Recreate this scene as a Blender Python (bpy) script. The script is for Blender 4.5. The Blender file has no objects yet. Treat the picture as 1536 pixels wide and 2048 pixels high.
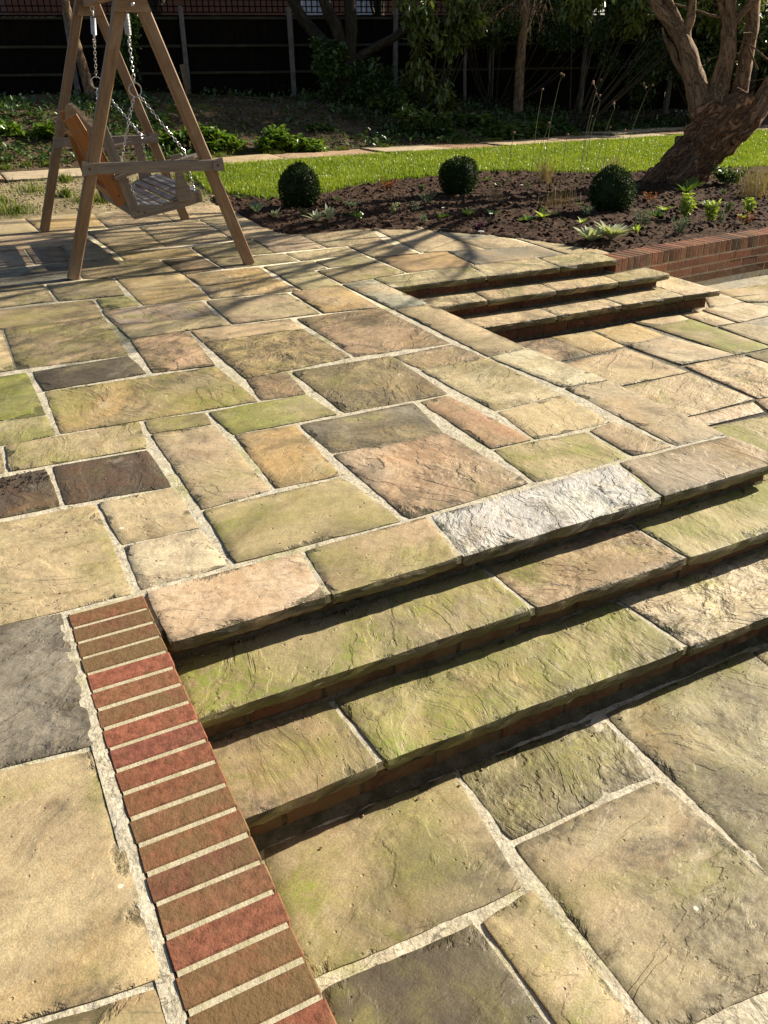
import bpy, math, random
import numpy as np
from mathutils import Vector, noise
rnd = random.Random(7)
nrs = np.random.RandomState(11)
scene = bpy.context.scene
COL = scene.collection

# ------------------------------------------------------------------ camera
cam_data = bpy.data.cameras.new("camera")
cam = bpy.data.objects.new("camera", cam_data)
COL.objects.link(cam)
cam_data.sensor_fit = 'HORIZONTAL'
cam_data.sensor_width = 36.0
cam_data.lens = 38.424
cam_data.clip_start = 0.05
cam_data.clip_end = 500
CR = ((0.89019364, -0.45543806, -0.0114652), (-0.22513402, -0.41788699, -0.880162), (0.39606812, 0.78609582, -0.47453494))
from mathutils import Matrix
cam.matrix_world = Matrix(((CR[0][0], -CR[1][0], -CR[2][0], 0), (CR[0][1], -CR[1][1], -CR[2][1], 0),
                           (CR[0][2], -CR[1][2], -CR[2][2], 1.367), (0, 0, 0, 1)))
scene.camera = cam
scene.render.resolution_x = 768
scene.render.resolution_y = 1024

# ------------------------------------------------------------------ light
SUN_AZ, SUN_EL = math.radians(1.5), math.radians(30.0)      # azimuth measured from +X towards +Y
world = bpy.data.worlds.new("World")
scene.world = world
world.use_nodes = True
wn = world.node_tree.nodes
sky = wn.new('ShaderNodeTexSky')
sky.sky_type = 'NISHITA'
sky.sun_disc = False
sky.sun_elevation = SUN_EL
sky.sun_rotation = math.radians(90) - SUN_AZ
sky.air_density = 1.0
sky.dust_density = 1.6
sky.ozone_density = 1.0
world.node_tree.links.new(sky.outputs[0], wn['Background'].inputs[0])
wn['Background'].inputs[1].default_value = 0.05
sd = bpy.data.lights.new("sun", 'SUN')
sd.energy = 5.0
sd.angle = math.radians(0.5)
sd.color = (1.0, 0.925, 0.79)
sun = bpy.data.objects.new("sun", sd)
COL.objects.link(sun)
sv = Vector((math.cos(SUN_EL) * math.cos(SUN_AZ), math.cos(SUN_EL) * math.sin(SUN_AZ), math.sin(SUN_EL)))
sun.rotation_euler = sv.to_track_quat('Z', 'Y').to_euler()
sun.location = (20, 0, 12)
scene.view_settings.view_transform = 'Standard'
scene.view_settings.look = 'None'
scene.view_settings.gamma = 1.0
scene.view_settings.use_curve_mapping = False
scene.view_settings.exposure = 1.08
scene.render.engine = 'CYCLES'

# ------------------------------------------------------------------ helpers
def tag(o, label=None, cat=None, group=None, kind=None):
    if label: o['label'] = label
    if cat: o['category'] = cat
    if group: o['group'] = group
    if kind: o['kind'] = kind
    return o

def empty(name, loc, rz=0.0):
    o = bpy.data.objects.new(name, None)
    o.empty_display_size = 0.1
    o.location = loc
    o.rotation_euler = (0, 0, rz)
    COL.objects.link(o)
    return o

def link(name, me, mat, parent=None, smooth=False):
    o = bpy.data.objects.new(name, me)
    COL.objects.link(o)
    if mat: me.materials.append(mat)
    if parent is not None:
        o.parent = parent
        o.location = -Vector(parent.location) if parent.type == 'EMPTY' and parent.parent is None and parent.rotation_euler.z == 0 else (0, 0, 0)
    if smooth:
        me.polygons.foreach_set('use_smooth', [True] * len(me.polygons))
    return o

class MB:
    """collects vertices and faces, with optional per-vertex attributes"""
    def __init__(s):
        s.v = []; s.f = []; s.a = {}
    def add(s, vs, fs, **at):
        b = len(s.v)
        s.v.extend([tuple(p) for p in vs])
        s.f.extend([tuple(i + b for i in f) for f in fs])
        for k, val in at.items():
            L = s.a.setdefault(k, [])
            while len(L) < b: L.append((0, 0, 0))
            if isinstance(val, list): L.extend(val)
            else: L.extend([val] * len(vs))
        return b
    def build(s, name, mat, parent=None, smooth=False):
        me = bpy.data.meshes.new(name)
        me.from_pydata(s.v, [], s.f)
        for k, L in s.a.items():
            while len(L) < len(s.v): L.append((0, 0, 0))
            at = me.attributes.new(k, 'FLOAT_VECTOR', 'POINT')
            at.data.foreach_set('vector', np.array(L, dtype=np.float32).ravel())
        me.update()
        return link(name, me, mat, parent, smooth)

def np_mesh(name, V, F, mat, parent=None, smooth=False, attrs=None):
    V = np.asarray(V, dtype=np.float32); F = np.asarray(F, dtype=np.int32)
    me = bpy.data.meshes.new(name)
    me.vertices.add(len(V)); me.vertices.foreach_set('co', V.ravel())
    k = F.shape[1]
    me.loops.add(F.size); me.loops.foreach_set('vertex_index', F.ravel())
    me.polygons.add(len(F))
    me.polygons.foreach_set('loop_start', np.arange(0, F.size, k, dtype=np.int32))
    me.polygons.foreach_set('loop_total', np.full(len(F), k, dtype=np.int32))
    if attrs:
        for n, A in attrs.items():
            at = me.attributes.new(n, 'FLOAT_VECTOR', 'POINT')
            at.data.foreach_set('vector', np.asarray(A, dtype=np.float32).ravel())
    me.update(calc_edges=True)
    return link(name, me, mat, parent, smooth)

def nz(x, y, z=0.0):
    return noise.noise((x, y, z))

# ------------------------------------------------------------------ node helpers
class NT:
    def __init__(s, name):
        s.m = bpy.data.materials.new(name); s.m.use_nodes = True
        s.t = s.m.node_tree; s.n = s.t.nodes; s.l = s.t.links
        s.bsdf = s.n['Principled BSDF']
    def put(s, sock, val):
        if isinstance(val, bpy.types.NodeSocket): s.l.new(val, sock)
        elif isinstance(val, (tuple, list)) and len(val) == 3 and sock.type == 'RGBA': sock.default_value = (*val, 1)
        else: sock.default_value = val
    def attr(s, name, out='Vector'):
        a = s.n.new('ShaderNodeAttribute'); a.attribute_name = name
        return a.outputs[out]
    def sep(s, v):
        a = s.n.new('ShaderNodeSeparateXYZ'); s.put(a.inputs[0], v); return a.outputs
    def comb(s, x, y, z=0.0):
        a = s.n.new('ShaderNodeCombineXYZ')
        for i, v in enumerate((x, y, z)): s.put(a.inputs[i], v)
        return a.outputs[0]
    def pos(s):
        return s.n.new('ShaderNodeNewGeometry').outputs['Position']
    def obj(s):
        return s.n.new('ShaderNodeTexCoord').outputs['Object']
    def noise(s, vec, scale, detail=4, rough=.5, dist=0.0, color=False):
        a = s.n.new('ShaderNodeTexNoise')
        s.put(a.inputs['Vector'], vec); a.inputs['Scale'].default_value = scale
        a.inputs['Detail'].default_value = detail; a.inputs['Roughness'].default_value = rough
        a.inputs['Distortion'].default_value = dist
        return a.outputs['Color' if color else 'Fac']
    def voro(s, vec, scale, feat='F1', out='Distance', rnd_=1.0):
        a = s.n.new('ShaderNodeTexVoronoi'); a.feature = feat
        s.put(a.inputs['Vector'], vec); a.inputs['Scale'].default_value = scale
        a.inputs['Randomness'].default_value = rnd_
        return a.outputs[out]
    def math(s, op, a, b=0.0, c=None, clamp=False):
        m = s.n.new('ShaderNodeMath'); m.operation = op; m.use_clamp = clamp
        s.put(m.inputs[0], a); s.put(m.inputs[1], b)
        if c is not None: s.put(m.inputs[2], c)
        return m.outputs[0]
    def vmath(s, op, a, b):
        m = s.n.new('ShaderNodeVectorMath'); m.operation = op
        s.put(m.inputs[0], a); s.put(m.inputs[1], b)
        return m.outputs[0]
    def rng(s, v, a, b, c=0.0, d=1.0, smooth=True):
        m = s.n.new('ShaderNodeMapRange')
        if smooth: m.interpolation_type = 'SMOOTHSTEP'
        s.put(m.inputs[0], v)
        for i, x in enumerate((a, b, c, d)): s.put(m.inputs[i + 1], x)
        return m.outputs[0]
    def mix(s, fac, a, b, mode='MIX'):
        m = s.n.new('ShaderNodeMix'); m.data_type = 'RGBA'; m.blend_type = mode
        s.put(m.inputs[0], fac); s.put(m.inputs[6], a); s.put(m.inputs[7], b)
        return m.outputs[2]
    def bump(s, h, dist=1.0, strength=1.0):
        b = s.n.new('ShaderNodeBump'); b.inputs['Distance'].default_value = dist
        b.inputs['Strength'].default_value = strength
        s.put(b.inputs['Height'], h)
        s.l.new(b.outputs[0], s.bsdf.inputs['Normal'])
        return b
    def fin(s, col, rough=.8, spec=.3):
        s.put(s.bsdf.inputs['Base Color'], col)
        s.put(s.bsdf.inputs['Roughness'], rough)
        s.bsdf.inputs['Specular IOR Level'].default_value = spec
        return s.m

# ------------------------------------------------------------------ materials
def mat_stone():
    m = NT('riven_sandstone')
    uv = m.attr('suv'); ca = m.attr('ca'); cb = m.attr('cb')
    pr = m.sep(m.attr('prm')); moss, stain, riven = pr[0], pr[1], pr[2]
    ed = m.sep(m.attr('edg'))[0]
    n1 = m.noise(uv, 2.3, 5, .55, .4)
    n2 = m.noise(uv, 7.5, 6, .6, .6)
    n3 = m.noise(uv, 38, 4, .65)
    n4 = m.noise(uv, 190, 3, .6)
    su = m.vmath('MULTIPLY', uv, (1.6, 5.5, 1.0))
    st = m.noise(su, 2.4, 6, .6, .9)
    col = m.mix(m.rng(m.math('MULTIPLY_ADD', n2, .45, n1), .52, .90), ca, cb)
    col = m.mix(m.rng(st, .50, .72, 0, .55), col, m.mix(1.0, ca, (.62, .52, .42), 'MULTIPLY'))
    iron = m.noise(m.vmath('ADD', uv, (31.0, 7.0, 0)), 1.6, 5, .6, 1.2)
    col = m.mix(m.rng(iron, .56, .72, 0, .32), col, (.42, .25, .09))
    pale = m.noise(m.vmath('ADD', uv, (3.0, 91.0, 0)), 3.1, 6, .65, .5)
    col = m.mix(m.rng(pale, .57, .74, 0, .36), col, (.60, .53, .42))
    # dark algae stain, stronger near the edges
    s1 = m.noise(m.vmath('ADD', uv, (13.0, 17.0, 0)), 4.2, 8, .68, .7)
    edk = m.rng(ed, 0.0, .05, .10, 0)
    s2 = m.math('ADD', s1, m.math('MULTIPLY_ADD', stain, .29, edk))
    grit = m.rng(n3, .35, .65, .35, 1.0)
    sf = m.math('MULTIPLY', m.rng(s2, .55, .78, 0, .88), grit)
    col = m.mix(sf, col, (.070, .056, .036))
    # moss and algae green
    g1 = m.noise(m.vmath('ADD', uv, (53.0, 5.0, 0)), 3.0, 7, .62, .5)
    gf = m.rng(m.math('MULTIPLY_ADD', moss, .27, g1), .56, .80, 0, .78)
    gf = m.math('MULTIPLY', gf, m.rng(n3, .3, .6, .4, 1.0))
    col = m.mix(gf, col, m.mix(m.rng(n2, .4, .65), (.16, .16, .03), (.27, .25, .065)))
    gv = m.math('MULTIPLY', m.rng(m.math('MULTIPLY_ADD', moss, .22, g1), .70, .84, 0, .75), m.rng(n3, .46, .56, .0, 1.0))
    col = m.mix(gv, col, (.165, .205, .03))
    # moss and dirt plus painted shade darkening the broken outer faces
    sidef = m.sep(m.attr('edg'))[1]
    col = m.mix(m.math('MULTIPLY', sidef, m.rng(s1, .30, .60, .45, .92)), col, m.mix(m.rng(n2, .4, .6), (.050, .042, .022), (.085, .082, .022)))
    # speckle
    sp = m.rng(m.math('MULTIPLY_ADD', n4, .6, m.math('MULTIPLY', n3, .4)), .34, .66, .70, 1.26, False)
    col = m.mix(1.0, col, m.comb(sp, sp, sp), 'MULTIPLY')
    vo = m.voro(uv, 23, 'F1')
    pit = m.rng(vo, .05, .11, 1, 0)
    col = m.mix(m.math('MULTIPLY', pit, m.rng(n1, .5, .6, 0, .75)), col, (.06, .05, .035))
    lich = m.rng(m.voro(m.vmath('ADD', uv, (8.0, 2.0, 0)), 9.0), .045, .065, 1, 0)
    col = m.mix(m.math('MULTIPLY', lich, m.rng(n2, .5, .6, 0, .7)), col, (.66, .64, .58))
    # chipped, dirt-filled hollows along the edges
    chn = m.noise(m.vmath('ADD', uv, (71.0, 23.0, 0)), 5.5, 6, .62, .5)
    chip = m.math('MULTIPLY', m.rng(m.math('MULTIPLY_ADD', m.rng(ed, .0, .055, .16, 0, False), 1.0, chn), .67, .76), m.rng(ed, .04, .075, 1, 0))
    col = m.mix(m.math('MULTIPLY', chip, m.rng(n3, .35, .6, .45, .9)), col, m.mix(m.rng(n3, .4, .6), (.034, .027, .014), (.070, .060, .024)))
    # relief: broken bedding layers with thin ledges
    wv = m.vmath('MULTIPLY', uv, (1.0, 1.9, 1.0))
    t = m.noise(wv, 2.6, 7, .54, .55)
    t5 = m.math('MULTIPLY', t, 9.0)
    fl = m.math('FLOOR', t5)
    fr = m.math('FRACT', t5)
    stepv = m.math('ADD', fl, m.rng(fr, .82, 1.0))
    stepsel = m.math('MULTIPLY', m.math('MULTIPLY', riven, .0052), m.rng(n1, .35, .6, .35, 1.2))
    h = m.math('MULTIPLY', stepv, stepsel)
    h = m.math('MULTIPLY_ADD', t, .009, h)
    rn = m.noise(m.vmath('MULTIPLY', uv, (1.0, 1.7, 1.0)), 22, 6, .6, .6)
    h = m.math('ADD', h, m.math('MULTIPLY', rn, m.math('MULTIPLY_ADD', riven, .0048, .0009)))
    h = m.math('MULTIPLY_ADD', n4, .0008, h)
    h = m.math('MULTIPLY_ADD', n3, .0014, h)
    h = m.math('MULTIPLY_ADD', pit, -.0025, h)
    h = m.math('MULTIPLY_ADD', chip, -.005, h)
    m.bump(h)
    # crevice colour of ledges: darker line along the broken layer edge
    led = m.math('MULTIPLY', m.rng(fr, .70, .93, 0, 1), m.rng(fr, .93, 1.0, 1, 0))
    led = m.math('MULTIPLY', led, m.math('MULTIPLY', riven, m.rng(n2, .50, .66, 0, .60)))
    col = m.mix(led, col, (.07, .06, .035))
    col = m.mix(1.0, col, (1.0, .985, .90), 'MULTIPLY')
    return m.fin(col, m.rng(n3, .3, .7, .52, .80), .38)

def mat_mortar():
    m = NT('pale_mortar')
    p = m.pos()
    n1 = m.noise(p, 3.5, 6, .6, .4); n2 = m.noise(p, 16, 6, .65); n3 = m.noise(p, 90, 4, .6)
    col = m.mix(m.rng(n2, .35, .7), (.54, .475, .345), (.42, .36, .25))
    col = m.mix(m.rng(n1, .50, .68, 0, .5), col, (.44, .42, .37))
    g = m.noise(m.vmath('ADD', p, (9.0, 4.0, 0)), 2.1, 7, .65)
    col = m.mix(m.rng(g, .53, .68, 0, .75), col, (.27, .27, .08))
    d = m.noise(m.vmath('ADD', p, (2.0, 44.0, 0)), 5.0, 8, .7)
    col = m.mix(m.rng(d, .61, .72, 0, .75), col, (.10, .085, .05))
    cr = m.math('ABSOLUTE', m.math('SUBTRACT', m.noise(p, 7, 5, .6, .8), .5))
    col = m.mix(m.rng(cr, 0, .012, .75, 0), col, (.12, .10, .06))
    sp = m.rng(n3, .3, .7, .78, 1.15, False)
    col = m.mix(1.0, col, m.comb(sp, sp, sp), 'MULTIPLY')
    h = m.math('MULTIPLY_ADD', n3, .003, m.math('MULTIPLY', n2, .010))
    m.bump(h)
    return m.fin(col, .9, .15)

def mat_brick(name='weathered_brick'):
    m = NT(name)
    p = m.pos(); ca = m.attr('ca'); pr = m.sep(m.attr('prm'))
    n1 = m.noise(p, 11, 7, .66, .6); n2 = m.noise(p, 45, 5, .65); n3 = m.noise(p, 220, 3, .6)
    col = m.mix(m.rng(n2, .32, .68), ca, m.mix(1.0, ca, (.55, .55, .52), 'MULTIPLY'))
    sm_ = m.noise(m.vmath('MULTIPLY', p, (1.0, 2.2, 1.0)), 26, 6, .7)
    col = m.mix(m.rng(sm_, .55, .72, 0, .55), col, (.13, .075, .045))
    gx = m.math('MULTIPLY_ADD', pr[0], .30, n1)
    col = m.mix(m.rng(gx, .46, .90, 0, .80), col, (.150, .100, .042))
    col = m.mix(m.rng(n3, .62, .74, 0, .6), col, (.07, .04, .025))
    hi = m.noise(p, 14, 3, .6)
    col = m.mix(m.rng(hi, .62, .75, 0, .3), col, (.42, .20, .12))
    h = m.math('MULTIPLY_ADD', n3, .0012, m.math('MULTIPLY', n2, .0045))
    m.bump(h)
    return m.fin(col, .85, .2)

def mat_noise(name, c1, c2, scale, bumpd=.005, rough=.9, spec=.2, c3=None, stretch=None):
    m = NT(name)
    p = m.obj()
    if stretch: p = m.vmath('MULTIPLY', p, stretch)
    n = m.noise(p, scale, 6, .62, .3); n2 = m.noise(p, scale * 6, 5, .65)
    col = m.mix(m.rng(n, .35, .68), c1, c2)
    if c3: col = m.mix(m.rng(n2, .52, .70), col, c3)
    sp = m.rng(n2, .3, .7, .8, 1.2, False)
    col = m.mix(1.0, col, m.comb(sp, sp, sp), 'MULTIPLY')
    m.bump(m.math('MULTIPLY', m.math('MULTIPLY_ADD', n2, .5, n), bumpd))
    return m.fin(col, rough, spec)

def mat_leaf(name, c1, c2, rough=.45, spec=.5, trans=.25):
    """ per-leaf tint from the attribute 'tint' (0..1 in x) """
    m = NT(name)
    t = m.sep(m.attr('tint'))[0]
    n = m.noise(m.obj(), 14, 2, .5)
    col = m.mix(m.math('MULTIPLY_ADD', n, .4, m.math('MULTIPLY', t, .8), clamp=True), c1, c2)
    m.fin(col, rough, spec)
    out = m.n['Material Output']
    tr = m.n.new('ShaderNodeBsdfTranslucent'); m.put(tr.inputs[0], m.mix(1.0, col, (1.3, 1.35, .6), 'MULTIPLY'))
    mx = m.n.new('ShaderNodeMixShader'); mx.inputs[0].default_value = trans
    m.l.new(m.bsdf.outputs[0], mx.inputs[1]); m.l.new(tr.outputs[0], mx.inputs[2])
    m.l.new(mx.outputs[0], out.inputs[0])
    return m.m

def mat_wood(name, c1, c2, c3, rough=.6, scale=1.0):
    """ grain runs along the 'suv' x direction """
    m = NT(name)
    uv = m.attr('suv')
    su = m.vmath('MULTIPLY', uv, (2.2 * scale, 45.0 * scale, 45.0 * scale))
    n = m.noise(su, 1.0, 5, .6, .6); n2 = m.noise(m.vmath('MULTIPLY', uv, (3, 9, 9)), 1.0, 4, .6, .5)
    fine = m.noise(m.vmath('MULTIPLY', uv, (14.0, 320.0, 320.0)), 1.0, 3, .6)
    col = m.mix(m.rng(n, .32, .70), c1, c2)
    col = m.mix(m.rng(n2, .45, .70, 0, .75), col, c3)
    sp = m.rng(fine, .3, .7, .75, 1.15, False)
    col = m.mix(1.0, col, m.comb(sp, sp, sp), 'MULTIPLY')
    m.bump(m.math('MULTIPLY_ADD', n, .0018, m.math('MULTIPLY', fine, .0008)))
    return m.fin(col, rough, .3)

def mat_plain(name, c, rough=.5, metal=0.0, spec=.5):
    m = NT(name)
    n = m.noise(m.obj(), 60, 4, .6)
    sp = m.rng(n, .3, .7, .8, 1.15, False)
    m.fin(m.mix(1.0, c, m.comb(sp, sp, sp), 'MULTIPLY'), rough, spec)
    m.bsdf.inputs['Metallic'].default_value = metal
    return m.m

def mat_bark(name, c1, c2, dark, sc=1.0, deep=.02):
    m = NT(name)
    p = m.attr('suv')
    w = m.vmath('MULTIPLY', p, (2.6 * sc, 11.0 * sc, 11.0 * sc))
    n = m.noise(w, 1.0, 6, .62, 1.0)
    f = m.noise(m.pos(), 38 * sc, 5, .65)
    ridge = m.math('ABSOLUTE', m.math('SUBTRACT', n, .5))
    col = m.mix(m.rng(f, .3, .7), c1, c2)
    col = m.mix(m.rng(ridge, .0, .055, .9, 0), col, dark)
    h = m.math('MULTIPLY_ADD', m.rng(ridge, 0, .10), deep, m.math('MULTIPLY', f, deep * .35))
    m.bump(h)
    return m.fin(col, .85, .2)

STONE = mat_stone(); MORTAR = mat_mortar()
BRMORT = mat_noise('sandy_brick_mortar', (.50, .43, .30), (.38, .33, .20), 25, .004, .95, .1, c3=(.27, .25, .10))
GROUT = mat_noise('dark_mortar', (.125, .105, .068), (.055, .048, .025), 18, .008, .95, .1, c3=(.035, .038, .014)); BRICK = mat_brick()  # much darker mortar tone for risers and fillets
SOIL = mat_noise('dark_compost', (.036, .020, .012), (.095, .052, .029), 14, .02, .95, .15, c3=(.018, .011, .008))
GRAVEL = mat_noise('sandy_ground', (.30, .23, .13), (.19, .15, .085), 3.0, .03, .95, .15, c3=(.11, .12, .035))
BANK = mat_noise('woodland_soil', (.075, .050, .029), (.125, .086, .052), 5, .04, .95, .1, c3=(.03, .025, .014))
LAWN = mat_noise('lawn_ground', (.055, .075, .014), (.085, .11, .02), 6, .02, .95, .1)
WOOD = mat_wood('oiled_hardwood', (.27, .160, .080), (.18, .108, .056), (.31, .215, .130))
WOODG = mat_wood('grey_weathered_wood', (.25, .205, .160), (.17, .135, .105), (.30, .225, .160), .75)
WOODO = mat_wood('orange_board', (.36, .135, .030), (.25, .095, .025), (.30, .15, .05), .5)  # saturated orange tone for the boards of the bench back
SLATW = mat_wood('dark_seat_slat', (.19, .19, .20), (.11, .11, .12), (.25, .245, .24), .38)
STEEL = mat_plain('galvanised_steel', (.62, .62, .60), .28, 1.0)
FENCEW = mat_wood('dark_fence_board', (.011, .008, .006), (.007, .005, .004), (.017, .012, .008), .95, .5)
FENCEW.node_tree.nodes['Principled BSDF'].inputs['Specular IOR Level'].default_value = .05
RAILW = mat_wood('mossy_fence_rail', (.050, .046, .022), (.032, .030, .016), (.075, .066, .03), .8, .5)
CONC = mat_noise('concrete', (.20, .185, .16), (.13, .12, .10), 8, .004, .9)
BARK = mat_bark('twisted_bark', (.145, .090, .048), (.085, .052, .029), (.018, .011, .007))
BARKL = mat_bark('smooth_bark', (.33, .215, .125), (.215, .138, .078), (.055, .035, .02), 1.3, .006)
BARKD = mat_bark('dark_bark', (.060, .048, .030), (.040, .032, .020), (.014, .011, .008), 1.0, .01)


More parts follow.
